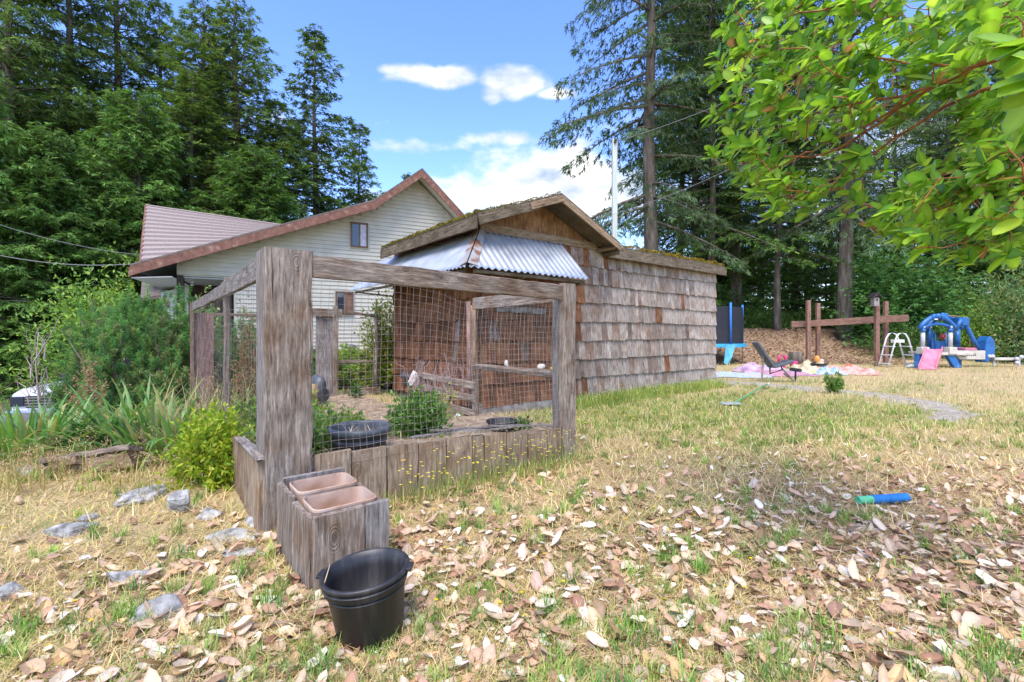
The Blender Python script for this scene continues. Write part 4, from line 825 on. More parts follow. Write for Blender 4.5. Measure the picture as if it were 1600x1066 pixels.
bush('leafy_plant', 'pale leafy weeds growing just behind the big post', 'plant', bedp(2.25, .85), (.42, .4, .28), 1700, (.07, .55), ((.18, .30, .08), (.30, .42, .08), (.12, .22, .05)), 12, .6, 8)
bush('leafy_plant', 'green leafy weeds along the left side of the bed', 'plant', bedp(2.2, 2.6), (.55, .9, .45), 4200, (.06, .5), ((.18, .32, .05), (.28, .42, .05), (.12, .22, .05)), 20, .6, 10)
bush('leafy_plant', 'low pale weeds beside the round pot, left of the herb bush', 'plant', bedp(1.85, 1.5), (.4, .35, .25), 1300, (.05, .5), ((.2, .32, .06), (.3, .38, .1)), 12, .6, 8)
bush('leafy_plant', 'straggly yellowish weed in the bed between the herb bush and the pallet', 'plant', bedp(.75, 1.3), (.28, .3, .38), 420, (.05, .35), ((.3, .34, .08), (.42, .34, .14)), 10, .8, 10)
bush('leafy_plant', 'yellow green weeds halfway down the bed', 'plant', bedp(1.9, 4.2), (.6, .8, .5), 2600, (.06, .5), ((.26, .32, .06), (.34, .28, .08), (.14, .24, .05)), 16, .6, 10)
bush('leafy_plant', 'small green weed at the right end of the front boards, beside the sunken pot', 'plant', bedp(.42, .32), (.16, .12, .13), 320, (.05, .45), GRN, 8, .6, 5)
bush('leafy_plant', 'thin green weed at the foot of the rough pole gate', 'plant', bedp(-.02+.3, 5.3), (.15, .15, .35), 300, (.06, .4), GRN, 8, .6, 5)
bush('leafy_plant', 'green weed growing beside the gravel path', 'plant', gpt(1305, 640, 9.6), (.24, .2, .45), 600, (.09, .3), ((.12, .22, .05), (.2, .32, .06)), 10, .9, 8)
bush('dead_vine', 'tall dead rusty vine standing inside the left side of the bed', 'plant', bedp(2.35, 3.0)+ZU*0, (.22, .22, 1.45), 2200, (.04, .4), ((.24, .12, .06), (.32, .17, .09), (.30, .24, .12)), 16, .1, 14, mat='foliage')
bush('dead_weed', 'reddish dry seedhead weed in front of the pine bush', 'plant', gpt(140, 620, 6.2)+ZU*.0, (.28, .25, .95), 1300, (.035, .45), ((.36, .22, .14), (.45, .30, .2), (.3, .16, .1)), 14, .5, 12)
# spreading juniper hedge: feathery sprays
def juniper(label, c, rad, n, cols):
    o = thing('juniper_bush', label, 'bush', c, 'juniper bushes beyond the pole gate'); d = rdir(n); d[:, 2] = np.abs(d[:, 2]); lump = 1+.22*np.sin(d[:, 0]*7+c[0])*np.cos(d[:, 1]*6+d[:, 2]*5)
    P = np.asarray(c)+d*np.asarray(rad)*(lump*R.uniform(.55, 1, n)**.4)[:, None]; k = 4; D = nrm(d*[1, 1, .25]+rdir(n)*.4-ZU*.1); P = np.repeat(P, k, 0); an = np.tile(np.linspace(-.7, .7, k), n); Nn = np.repeat(nrm(ZU+rdir(n)*.4), k, 0)
    D = np.repeat(D, k, 0); D = D*np.cos(an)[:, None]+np.cross(D, Nn)*np.sin(an)[:, None]; v, f_, c4 = cards(P, D, Nn, R.uniform(.07, .16, n*k), np.full(n*k, .02), np.repeat(colr(n, np.array(cols), .3), k, 0)); wobj('foliage', v, f_, M['foliage'], o, c4)
    m_ = MB(); [m_.tube([np.asarray(c)-ZU*.05, np.asarray(c)+d[i]*np.asarray(rad)*.5, np.asarray(c)+d[i]*np.asarray(rad)*.9], [.03, .02, .006], 4, cap=False) for i in range(10)]; m_.build('stem', M['bark'], o)
juniper('feathery lime topped juniper right of the plank post', (-3.9, 10.9, .12), (.95, .7, .72), 5200, ((.10, .20, .04), (.24, .36, .06), (.34, .44, .07)))
juniper('feathery juniper behind the rough pole gate', (-2.9, 11.3, .15), (.9, .7, .75), 5000, ((.10, .20, .04), (.20, .32, .05), (.30, .40, .07)))
juniper('low juniper mostly hidden by the plank post', (-4.9, 11.2, .1), (.8, .6, .7), 3500, ((.10, .20, .04), (.2, .3, .05)))
juniper('dark juniper at the foot of the shed corner shrub', (-2.2, 10.6, .1), (.7, .5, .55), 3000, ((.06, .13, .03), (.14, .24, .04)))
# mugo pine bush: upright candles of needles
def mugo(label, c, rad, ns_, seed):
    o = thing('pine_bush', label, 'bush', c, 'shrubby pines left of the bed'); d = rdir(ns_); d[:, 2] = np.abs(d[:, 2]); c = np.asarray(c, float)
    base = c+d*np.asarray(rad)*(R.uniform(.45, 1, ns_)**.5*(1+.15*np.sin(d[:, 0]*9+seed)))[:, None]; ax = nrm(d*.35+ZU*1.0+rdir(ns_)*.35); hl = R.uniform(.10, .24, ns_); k = 64
    u_n = R.uniform(0, 1, (ns_, k)); P = (base[:, None]+ax[:, None]*(hl[:, None]*u_n)[..., None]).reshape(-1, 3); A = np.repeat(ax, k, 0); D = nrm(rdir(ns_*k)*1.0+A*.5)
    cc = np.repeat(colr(ns_, np.array(((.08, .20, .06), (.12, .27, .07), (.17, .32, .08), (.24, .28, .10))), .25), k, 0)*(.8+.4*u_n.reshape(-1, 1)); v, f_, c4 = cards(P, D, rdir(ns_*k), R.uniform(.05, .085, ns_*k), np.full(ns_*k, .009), np.clip(cc, 0, 1)); wobj('foliage', v, f_, M['needle'], o, c4)
    m_ = MB(); [m_.tube([c-ZU*.05, (c+base[i])/2+R.normal(0, .06, 3), base[i], base[i]+ax[i]*hl[i]], [.03, .018, .01, .005], 4, cap=False) for i in range(0, ns_, 14)]; m_.build('stem', noise_mat('dead_pine_twig', [(.3, (.12, .09, .075)), (.7, (.26, .21, .19))], 9, bump=0), o)
mugo('dark green shrubby pine above the iris clump', (-6.65, 8.0, -.45), (.98, .9, 2.15), 1500, 0); mugo('shrubby pine left of the enclosure corner post', (-6.0, 8.3, -.2), (.85, .8, 1.95), 1000, 2); mugo('shrubby pine seen through the left mesh', (-5.1, 9.6, .0), (1.1, .7, 1.6), 800, 4)
mugo('low shrubby pine next to the parked truck', (-7.25, 8.0, -.6), (.45, .5, 1.45), 560, 6)
# bare twigs poking out left
m_ = MB()
for i in range(26):
    p = at(random.uniform(45, 75), random.uniform(560, 700), random.uniform(5.3, 5.8)); d = np.array([random.uniform(-.5, .5), random.uniform(-.3, .3), random.uniform(.2, 1)]); q = p+d*random.uniform(.2, .5); m_.tube([p, (p+q)/2+[.03, 0, .02], q, q+[random.uniform(-.1, .1), 0, .12]], [.008, .006, .004, .002], 4, cap=False)
m_.tube([gpt(62, 0, 5.5), at(62, 640, 5.5), at(56, 570, 5.5), at(60, 520, 5.5)], [.012, .01, .008, .003], 5)
tag(m_.build('bare_branch', noise_mat('grey_twig', [(.3, (.20, .15, .13)), (.7, (.40, .32, .29))], 9, bump=0), None, True), 'bare grey leafless branch in front of the parked truck', 'branch')
# iris clump: long folded sword leaves
def ribbons(P, az, lean, ln, wd, col, droop, ns=6):
    n = len(P); h = np.stack([np.cos(az), np.sin(az), 0*az], 1); sd_ = np.stack([-np.sin(az), np.cos(az), 0*az], 1); pos = P.copy(); vs = []
    for i in range(ns+1):
        t_ = i/ns; w_ = (wd*(1-t_**2.6)*.5+.0005)[:, None]; vs += [pos-sd_*w_, pos+h*(-.25*w_), pos+sd_*w_]
        a_ = lean+droop*(t_**1.5); d = h*np.sin(a_)[:, None]+ZU*np.cos(a_)[:, None]; pos = pos+d*(ln/ns)[:, None]
    nv = 3*(ns+1); Vv = np.stack(vs, 1).reshape(-1, 3); b = (np.arange(n)*nv)[:, None]; fs = []
    for i in range(ns): fs += [b+np.array([i*3, i*3+1, i*3+4, i*3+3]), b+np.array([i*3+1, i*3+2, i*3+5, i*3+4])]
    return Vv, [np.vstack(fs)], np.repeat(col, nv, 0)
def iris(label, cx, cy, n, rx, ry, sc_=1.):
    o = thing('iris_clump', label, 'plant', (cx, cy, float(gz(cx, cy))), 'iris clumps on the left bank'); ang = R.uniform(0, 6.28, n); rr = R.uniform(0, 1, n)**.5; x = cx+rx*rr*np.cos(ang); y = cy+ry*rr*np.sin(ang)
    P = np.stack([x, y, gz(x, y)+.0], 1); az = ang+R.normal(0, .5, n); lean = .1+.75*rr*R.uniform(.3, 1.4, n)
    v, f_, c4 = ribbons(P, az, lean, R.uniform(.42, .85, n)*sc_, R.uniform(.032, .055, n)*sc_, colr(n, np.array(((.09, .22, .06), (.14, .30, .08), (.24, .40, .14), (.16, .30, .05), (.36, .36, .13))), .2), R.uniform(.2, 1.9, n)*(.4+rr)); wobj('blades', v, f_, M['foliage'], o, c4)
    k = int(n*.35); x = cx+rx*R.uniform(-1, 1, k); y = cy-ry*R.uniform(.2, 1.1, k); v, f_, c4 = ribbons(np.stack([x, y, gz(x, y)+.03], 1), R.uniform(0, 6.28, k), np.full(k, 1.0), R.uniform(.25, .5, k), R.uniform(.012, .03, k), colr(k, np.array(((.38, .29, .18), (.28, .2, .12))), .25), R.uniform(.3, .8, k)); wobj('withered_blades', v, f_, M['foliage'], o, c4)
iris('grey green iris clump right above the weathered log', -3.55, 4.75, 210, .7, .45, 1.0); iris('iris clump at the left edge', -4.85, 4.7, 180, .6, .5, .95); iris('iris clump between the left edge and the weathered log', -4.3, 5.3, 120, .5, .45, 1.1)
iris('drooping iris clump beside the yellow green bush', -3.05, 5.1, 60, .35, .3, .9)
# tall dry grass by the left rail
def dry(label, cx, cy, rx, ry, n, h0, h1, cols, name='dry_grass_clump'):
    x = cx+rx*R.uniform(-1, 1, n); y = cy+ry*R.uniform(-1, 1, n); P = np.stack([x, y, gz(x, y)], 1); az = R.uniform(0, 6.28, n); ln = R.uniform(h0, h1, n); v, f_, c4 = ribbons(P, az, np.abs(R.normal(0, .5, n)), ln, R.uniform(.004, .008, n), colr(n, np.array(cols), .2), R.uniform(.1, 1.0, n), 5)
    tips = v.reshape(n, -1, 3)[:, -2]; k = 9; q = np.repeat(tips[: n//2], k, 0); hd = cards(q+R.normal(0, .018, q.shape), nrm(rdir(len(q))+ZU*.8), rdir(len(q)), R.uniform(.015, .035, len(q)), np.full(len(q), .007), colr(len(q), np.array(((.50, .36, .20), (.42, .28, .15))), .2))
    v, f_, c4 = merge([(v, f_, c4), hd]); return tag(wobj(name, v, f_, M['grass'], None, c4), label, 'grass')
dry('tall tan grass with seedheads left of the enclosure corner', -3.15, 5.0, .35, .5, 300, .55, .95, ((.45, .34, .17), (.52, .42, .22), (.30, .32, .10)))
dry('yellowish weed stalks in front of the weathered log', -3.25, 3.75, .75, .35, 260, .08, .30, ((.42, .36, .10), (.30, .36, .08), (.50, .38, .16)))
dry('tangled dry weeds at the far left below the iris', -4.0, 3.75, .4, .45, 260, .10, .34, ((.42, .34, .14), (.30, .36, .10)))
# ------------------------------------------------------------------ overhanging broadleaf (arbutus)
arb = thing('arbutus_tree', 'broadleaf tree with peeling orange branches overhanging from the upper right', 'tree', (4.6, .4, 0))
br = [[(1900, -10, 1.1), (1700, 20, 1.3), (1560, 90, 1.6), (1420, 150, 2.0), (1330, 165, 2.3), (1230, 170, 2.6), (1150, 130, 2.8)],
      [(1900, 20, 1.2), (1700, 60, 1.4), (1500, 105, 1.8), (1380, 190, 2.15), (1290, 250, 2.4), (1180, 240, 2.7), (1125, 225, 2.8)],
      [(1900, 60, 1.3), (1700, 100, 1.5), (1520, 140, 1.8), (1400, 215, 2.2), (1300, 285, 2.5), (1215, 310, 2.7)],
      [(1900, 180, 1.5), (1700, 220, 1.8), (1600, 250, 2.1), (1510, 312, 2.3), (1420, 322, 2.5), (1350, 325, 2.6)],
      [(1900, -120, 1.3), (1650, -60, 1.6), (1450, -20, 2.0), (1300, 10, 2.3), (1170, 40, 2.6)],
      [(1900, 100, 1.7), (1700, 150, 2.0), (1600, 190, 2.3), (1500, 250, 2.6), (1440, 300, 2.8)],
      [(1900, 220, 1.6), (1700, 260, 1.9), (1620, 330, 2.2), (1540, 365, 2.4)],
      [(1420, 150, 2.0), (1340, 210, 2.2), (1280, 225, 2.4), (1210, 270, 2.6), (1150, 250, 2.8)],
      [(1500, 105, 1.8), (1380, 90, 2.2), (1280, 80, 2.5), (1190, 70, 2.7)]]
hub = np.array([3.9, .9, 1.7]); bm_ = MB(); bpts = []
for l_, b in enumerate(br):
    q = np.array([at(*p) for p in b]); 
    if l_ < 7: q = np.vstack([hub+np.array([0, 0, .15*l_-.4]), q])
    tt_ = np.linspace(0, len(q)-1, len(q)*4); q2 = np.stack([np.interp(tt_, np.arange(len(q)), q[:, i]) for i in range(3)], 1)
    for _ in range(3): q2[1:-1] = (q2[:-2]+2*q2[1:-1]+q2[2:])/4
    q2 += R.normal(0, .006, q2.shape); r0 = .011 if l_ < 7 else .006; bm_.tube(q2, np.linspace(r0, .003, len(q2)), 7); bpts.append(q2[5:])
bpts = np.vstack(bpts)
tk = MB().tube([(4.6, .4, -.1), (4.5, .45, .6), (4.2, .7, 1.2), hub+[0, 0, -.2], hub+[0, 0, .9]], [.16, .13, .11, .09, .05], 12); tk.build('trunk', M['bark_red'], arb, True)
poly = np.array([(1118, -60), (1108, 60), (1112, 150), (1106, 232), (1135, 262), (1190, 335), (1255, 325), (1325, 335), (1380, 372), (1450, 392), (1545, 402), (1620, 380), (1720, 300), (1720, -60)], float)
def inpoly(x, y):
    c = False; n = len(poly)
    for i in range(n):
        x1, y1 = poly[i]; x2, y2 = poly[(i+1) % n]
        if (y1 > y) != (y2 > y) and x < (x2-x1)*(y-y1)/(y2-y1)+x1: c = not c
    return c
ends = []
while len(ends) < 440:
    x, y = random.uniform(1100, 1650), random.uniform(-25, 405)
    if not inpoly(x, y): continue
    if ((x-1450)/62)**2+((y-205)/38)**2 < 1 or (((x-1390)/150)**2+((y-235)/45)**2 < 1 and random.random() < .75): continue
    if 380 < y+(1600-x)*.2 and x > 1600: continue
    if min([((x-e[3])**2+(y-e[4])**2) for e in ends] or [1e9]) < 75: continue
    Yd = 2.6-(x-1100)/600*.8+random.uniform(-.4, .6); ends.append((*at(x, y, Yd), x, y))
ends.sort(key=lambda e: -e[3])
Lp, Ld, Ln_, Ll, Lc = [], [], [], [], []
ACOL = np.array(((.23, .42, .04), (.29, .48, .05), (.17, .35, .04), (.10, .23, .05), (.38, .55, .07)))
for e in ends:
    e3 = np.array(e[:3]); ds = np.linalg.norm(bpts-e3, axis=1); j = int(np.argmin(ds+R.uniform(0, .05, len(ds)))); b0 = bpts[j]; dv = e3-b0; md = b0+dv*.55+R.normal(0, .02, 3)-ZU*.03
    bm_.tube([b0, md, e3], [.0032, .0024, .0016], 5, cap=False); bpts = np.vstack([bpts, (b0+md)/2, md, (md+e3)/2]); ax = nrm(e3-md+np.array([-.05, 0, .04])); n_ = random.randint(7, 12)
    t1 = nrm(np.cross(ax, ZU+.01)); t2 = np.cross(ax, t1)
    for k in range(n_):
        q = k*2.399+random.uniform(-.3, .3); back = random.uniform(0, .07); sp = random.uniform(.6, 1.25); d = ax*math.cos(sp)+(t1*math.cos(q)+t2*math.sin(q))*math.sin(sp); d = d-ZU*random.uniform(0, .25)
        Lp.append(e3-ax*back); Ld.append(d); Ln_.append(nrm(ax*.9+ZU*.5+R.normal(0, .2, 3))); Ll.append(random.uniform(.05, .102)); Lc.append(ACOL[random.choice((0, 0, 1, 1, 2, 2, 3, 4))] if random.random() > .02 else np.array((.40, .20, .10)))
for (x, y, Yd, sc_) in ((1570, 75, 1.05, 1.1), (1615, 120, 1.0, 1.15), (1640, 50, 1.1, 1.1)):
    e3 = at(x+40, y, Yd)
    bm_.tube([at(x+300, y-40, Yd+.1), at(x+120, y-10, Yd), e3], [.006, .004, .0025], 5)
    for k in range(7):
        a_ = math.radians(140+k*17); d = np.array([math.cos(a_), random.uniform(-.3, .3), math.sin(a_)*.6]); Lp.append(e3); Ld.append(d); Ln_.append(nrm(np.array([0, -.5, .8])+R.normal(0, .3, 3))); Ll.append(random.uniform(.085, .12)*sc_); Lc.append(ACOL[random.choice((0, 1, 4))])
bm_.build('branch', M['bark_red'], arb, True)
Lp, Ld, Ln_, Ll, Lc = map(np.array, (Lp, Ld, Ln_, Ll, Lc)); Lc = np.clip(Lc*(1+R.uniform(-.2, .2, (len(Lc), 1))), 0, 1); n = len(Lp)
px_ = Lp[:, 0]/Lp[:, 1]*720+800; py_ = 522-(Lp[:, 2]-EYE)/Lp[:, 1]*720; vis = (px_ < 1600) & (py_ > 0); order = np.argsort(np.where(vis, Lp[:, 1]/Ll, 1e9)); top = order[:300]; rest = order[300:]
crl = R.uniform(-.05, .3, n); fo = R.uniform(.05, .22, n); lw = R.uniform(.42, .54, n)
v, f_, c4 = leaves_hi(Lp[rest], Ld[rest], Ln_[rest], Ll[rest], Ll[rest]*lw[rest], Lc[rest], fo[rest], crl[rest]); tag(wobj('leaves', v, f_, M['arbutus'], arb, c4, True), kind='stuff')
for i in top:
    s_ = slice(i, i+1); v, f_, c4 = leaves_hi(Lp[s_]*0, Ld[s_], Ln_[s_], Ll[s_], Ll[s_]*lw[s_], Lc[s_], fo[s_], crl[s_]); obj('leaf', mesh('leaf', v, f_, M['arbutus'], c4, True), arb, Matrix.Translation(Vector(Lp[i])))
# ------------------------------------------------------------------ pots, debris in and round the bed
def lathe_obj(name, prof, c, mat, parent=None, n=40, Mx=None): return MB().lathe(prof, c, n, Mx).build(name, mat, parent, True)
pc = bedp(1.98, .40); pc[2] = .27
gp_ = thing('pot', 'wide grey plastic pot with dead stalks standing in the bed behind the front boards', 'pot', pc)
lathe_obj('pot_body', [(0, 0), (.175, 0), (.222, .20), (.222, .0202*10)], pc, M['black_pl'], gp_)
lathe_obj('rim', [(.215, .195), (.238, .200), (.242, .235), (.236, .250), (.222, .250), (.216, .235), (.212, .14)], pc, M['slate_pl'], gp_)
lathe_obj('potting_soil', [(.212, .15), (.1, .165), (0, .16)], pc, bpy.data.materials['dry_soil'], gp_)
nst = 46; v, f_, c4 = ribbons(pc+np.stack([R.uniform(-.12, .12, nst), R.uniform(-.12, .12, nst), np.full(nst, .165)], 1), R.uniform(0, 6.28, nst), R.uniform(.6, 1.4, nst), R.uniform(.08, .20, nst), np.full(nst, .006), colr(nst, np.array(((.55, .45, .30), (.38, .24, .13), (.65, .58, .45))), .2), R.uniform(0, .4, nst), 3); tag(wobj('dead_stalks', v, f_, M['fallen'], gp_, c4))
pc2 = bedp(.55, .42); pc2[2] = .21
p2 = thing('pot', 'black plastic pot sunk in the bed by the right front post', 'pot', pc2); lathe_obj('pot_body', [(0, 0), (.12, 0), (.14, .16), (.155, .165), (.155, .185), (.14, .185), (.12, .02), (0, .02)], pc2, M['black_pl'], p2)
# slatted compost pallet leaning by the shed corner
pal = thing('pallet', 'old slatted wooden pallet leaning at the shed corner inside the enclosure', 'pallet', bedp(.75, 2.6)); 
pa, pb_ = at(662, 640, 6.3), at(742, 668, 5.5); dd = nrm(pb_-pa); dd[2] = 0; dd = nrm(dd)
for k, zc in enumerate((.66, .50, .33, .18)): board('slat', np.array([pa[0], pa[1], zc+.02]), np.array([pb_[0], pb_[1], zc-.03]), .085, .03, ZU, M['wood_grey'], pal, .005, 4)
for q in (pa, (pa+pb_)/2, pb_): board('upright', np.array([q[0], q[1]+.04, .0]), np.array([q[0], q[1]+.04, .70]), .07, .05, dd, M['wood_grey'], pal, .004, 2)
cl = lambda name, c, r, sc_, mat, amp, seed: None
def lump(name, label, cat, c, r, sc_, mat, amp=.25, n=22, m=14, parent=None, sharp=1.0, sm=True, flatb=False):
    m_ = MB().ball((0, 0, 0), 1, n, m); v = np.vstack(m_.v); rs = np.random.default_rng(abs(hash(label or name)) % 9999 if False else len(label or name)*7+int(abs(c[0])*100)); k = rs.uniform(-3.2, 3.2, (7, 3)); ph = rs.uniform(0, 6.28, 7)
    d = 1+amp*sum(np.sin(v @ k[i]+ph[i])/(1+.4*i) for i in range(7))/2; v = v*d[:, None]
    if sharp > 1:
        for i in range(9):
            nn_ = rs.normal(size=3); nn_ /= np.linalg.norm(nn_); h = rs.uniform(.45, .8); ex = np.maximum(v @ nn_-h, 0); v = v-nn_*ex[:, None]*.95
    v = v*r*np.asarray(sc_)
    if flatb: v[:, 2] = np.maximum(v[:, 2], 0)
    o = wobj(name, v+np.asarray(c), [np.array(q) for q in m_.f.values()], mat, parent, smooth=sm)
    return tag(o, label, cat) if label and parent is None else o
lump('sack', 'pale stained cloth sack slumped over the pallet end', 'sack', at(648, 592, 6.35), .12, (.9, .5, 1.15), noise_mat('dirty_cloth', [(.3, (.38, .29, .26)), (.6, (.62, .58, .56))], 9, 5, .9, .1, .4), .7, 16, 11, sharp=2, sm=False)
lump('bin_bag', 'crumpled black plastic bag behind the pale sack', 'bag', at(634, 590, 6.6), .11, (1.2, .7, 1.0), M['black_pl'], .8, 16, 11, sharp=2, sm=False)
lump('bin_bag', 'crumpled dark plastic sheet at the foot of the far plank post', 'bag', at(503, 612, 7.9), .2, (.7, .6, 1.0), M['slate_pl'], .6)
lump('paper_scrap', 'white plastic scrap on the soil under the pallet', 'scrap', at(716, 655, 5.45), .05, (.9, .4, 1.0), flat2('white_scrap', (.6, .62, .65), .6, .1), .5)
MB().tube([at(492, 640, 7.3), at(491, 600, 7.3)], [.055, .05], 12).build('round_stake', M['wood_tan'], None, True); tag(bpy.data.objects['round_stake'], 'short orange brown round stake beside the dark sheet', 'stake')
sx_ = flat2('pale_shell', (.62, .56, .48), .7, .2); 
lump('stone', 'pale upright shell stone on the side rail, left of the other one', 'stone', F(.03, 1.02, .90), .032, (.8, .8, 1.2), sx_, .3); lump('stone', 'pale rounded shell stone on the side rail, beside the yellow toy', 'stone', F(.03, .42, .895), .034, (1.3, .8, .8), sx_, .3)
lump('toy', 'yellow plastic toy on the side rail by the right post', 'toy', F(.03, .22, .89), .028, (1.5, 1, .6), flat2('yellow_plastic', (.65, .42, .02), .4, .1, bump=0), .2)
# dead twigs by the pallet
m_ = MB()
for i in range(60):
    p = at(random.uniform(640, 745), random.uniform(600, 640), random.uniform(5.6, 6.4)); h = random.uniform(.2, .5); q = p+np.array([random.uniform(-.15, .15), random.uniform(-.1, .1), h]); m_.tube([p, (p+q)/2+R.normal(0, .02, 3), q], [.005, .004, .002], 4, cap=False)
    for k in range(4): e = p+(q-p)*random.uniform(.4, 1); m_.tube([e, e+R.normal(0, .05, 3)+ZU*.04], [.003, .0015], 3, cap=False)
tag(m_.build('dead_shrub', noise_mat('reddish_twig', [(.3, (.22, .13, .11)), (.7, (.42, .30, .27))], 9, bump=0), None, True), 'leafless reddish twiggy shrub rising behind the pallet slats', 'shrub')
# ------------------------------------------------------------------ rocks and log on the left
RK = [(235, 772, 3.55, .155, (1.3, .8, .55), 'pale speckled rock left of the yellow green bush'), (205, 795, 3.35, .10, (.9, .8, .7), 'brownish rock under the pale speckled one'), (283, 803, 3.2, .095, (.7, .8, 1.2), 'upright grey rock right below the yellow green bush'),
      (245, 975, 2.02, .105, (1.15, .85, .85), 'blue grey angular rock left of the black bucket'), (205, 915, 2.35, .11, (1.1, .7, .5), 'mossy grey rock above the blue grey angular one'), (105, 838, 2.9, .12, (1.3, .7, .5), 'weathered flat rock half buried in the left grass'),
      (12, 935, 2.2, .08, (1, .8, .7), 'dark grey rock at the left edge'), (375, 845, 2.85, .12, (1.3, .9, .35), 'flat grey rock beside the left bed boards'), (330, 800, 3.15, .09, (1.3, .8, .5), 'dark jagged rock at the foot of the yellow green bush'),
      (137, 818, 3.05, .06, (1, .8, .7), 'small pale rock behind the flat buried one'), (60, 760, 3.9, .14, (1, .8, .7), 'dark rock holding the left end of the log'), (375, 880, 2.6, .10, (1.2, .8, .3), 'low grey rock nearest the bed corner'), (300, 1045, 1.8, .05, (1.3, .9, .5), 'small brown stone at the bottom edge'), (395, 800, 3.05, .07, (1, .8, .6), 'small stone against the left bed boards')]
for px, py, Yd, r, s_, lb in RK:
    p = at(px, py, Yd); p[2] = float(gz(p[0], p[1]))+r*s_[2]*.22; lump('rock', lb, 'rock', p, r, s_, M['rock'], .35, 18, 12, sharp=2, sm=False)
q = np.array([at(40, 770, 4.1), at(70, 758, 3.95), at(130, 738, 3.9), at(185, 726, 3.95), at(213, 722, 4.0)]); q[:, 2] = gz(q[:, 0], q[:, 1])+np.array([.04, .10, .15, .19, .18])
lgt = thing('log', 'weathered split log lying below the iris clumps', 'log', q[2]*[1, 1, 0])
board('split_face', q[1]+ZU*.02, q[4]+ZU*.03, .15, .05, (.1, 1, -.35), M['wood_grey'], lgt, .012, 12); board('split_face', q[0], q[2]-ZU*.04, .12, .07, (.1, 1, -.2), M['wood_brown'], lgt, .014, 8); board('rotten_side', q[1]-ZU*.06-[0, .03, 0], q[4]-ZU*.05-[0, .03, 0], .11, .08, ZU, M['wood_brown'], lgt, .02, 12)
# ------------------------------------------------------------------ foam tube
ft = thing('foam_tube', 'short blue foam tube with green end lying among the dead leaves', 'toy', at(1378, 797, 3.3)); e0, e1 = at(1340, 792, 3.32), at(1417, 789, 3.38); z_ = .052; e0[2] = e1[2] = z_; mb = e0+(e1-e0)*.28; mc_ = e0+(e1-e0)*.60
blu = flat2('blue_foam', (.02, .16, .42), .7, .12); grn = flat2('green_foam', (.12, .50, .25), .7, .12)
MB().tube([e0, mb], .027, 20).build('green_end', grn, ft, False); MB().tube([mb, mc_-(e1-e0)*.01, mc_, mc_+(e1-e0)*.01, e1], [.030, .030, .026, .030, .030], 20).build('blue_sleeve', blu, ft, False)
# ------------------------------------------------------------------ rake like tool on the grass
tl_ = thing('garden_tool', 'green handled tool with pale flat head lying in the grass by the path', 'garden tool', at(1170, 620, 9.1)); a_, b_ = at(1147, 634, 8.05), at(1202, 604, 10.6); a_[2], b_[2] = .05, .12
MB().tube([a_, b_], .012, 8).build('handle', flat2('green_handle', (.06, .30, .14), .4, .1, bump=0), tl_, True); MB().tube([b_-(b_-a_)*.06, b_], .016, 8).build('grip', flat2('white_grip', (.7, .7, .7), .4, .1, bump=0), tl_, True)
MB().box(a_+[-.08, -.02, -.01], (.17, .07, .015)).build('head', flat2('pale_metal', (.45, .48, .5), .4, .1, metal=.4), tl_, bevel=.006)
# ------------------------------------------------------------------ utility pole and cables
up_ = thing('utility_pole', 'pale square utility pole rising behind the shed roof', 'pole', (3.56, 16, 0)); MB().box((3.56, 16, 3.95), (.085, .085, 4.05)).build('pole_shaft', M['wood_blue'] if 0 else noise_mat('pale_pole', [(.3, (.34, .38, .33)), (.7, (.50, .53, .47))], 9, vec=(1, 1, .1)), up_, bevel=.01)
MB().tube([(3.56, 15.9, 7.85), (3.56, 15.8, 7.95)], .05, 8).build('insulator', M['slate_pl'], up_)
def cable(label, a, b, sag, r=.012):
    q = [np.asarray(a)*(1-t)+np.asarray(b)*t-ZU*sag*4*t*(1-t) for t in np.linspace(0, 1, 14)]; tag(MB().tube(q, r, 5).build('cable', flat2('pale_cable', (.22, .22, .22), .6, .1, bump=0), None, True), label, 'cable')
cable('overhead cable running from the pale pole up to the right', (3.56, 15.95, 7.9), at(1330, 60, 16), .3, .007); cable('lower overhead cable crossing the drooping fir', at(925, 345, 15.5), at(1230, 215, 19), .3, .006)
cable('thick cable reaching the left tip of the house eave', at(-60, 385, 13), at(224, 411, 13.8), .25, .010); cable('thin upper cable left of the pink roof', at(-60, 330, 14), at(224, 399, 14), .2, .006)
# ------------------------------------------------------------------ pickup truck down the lane
TX, TY = -10.75, 10.9; TZ = float(gz(TX, TY))-.02; rz = math.radians(10)
tk_ = thing('pickup_truck', 'silver white pickup truck parked down the lane behind the pine bush', 'truck', (TX, TY, TZ)); ca, sa = math.cos(rz), math.sin(rz); tx, ty = np.array([ca, sa, 0]), np.array([-sa, ca, 0])
def T(x, y, z): return np.array([TX, TY, TZ])+tx*x+ty*y+ZU*z
paint = base_mat('silver_paint', .3, .5)[0]; paint.node_tree.nodes['Principled BSDF'].inputs['Base Color'].default_value = (.62, .64, .67, 1); paint.node_tree.nodes['Principled BSDF'].inputs['Coat Weight'].default_value = .5
ax_ = (tx, ty, ZU); chrome = flat2('chrome', (.55, .56, .58), .2, .1, metal=.8, bump=0)
b = MB(); b.prism([T(-.95, 0, .55), T(-.95, 0, 1.12), T(-.95, .25, 1.22), T(-.95, 1.5, 1.30), T(-.95, 5.2, 1.28), T(-.95, 5.2, .55)], tx*1.9); b.build('body', paint, tk_, bevel=.06)
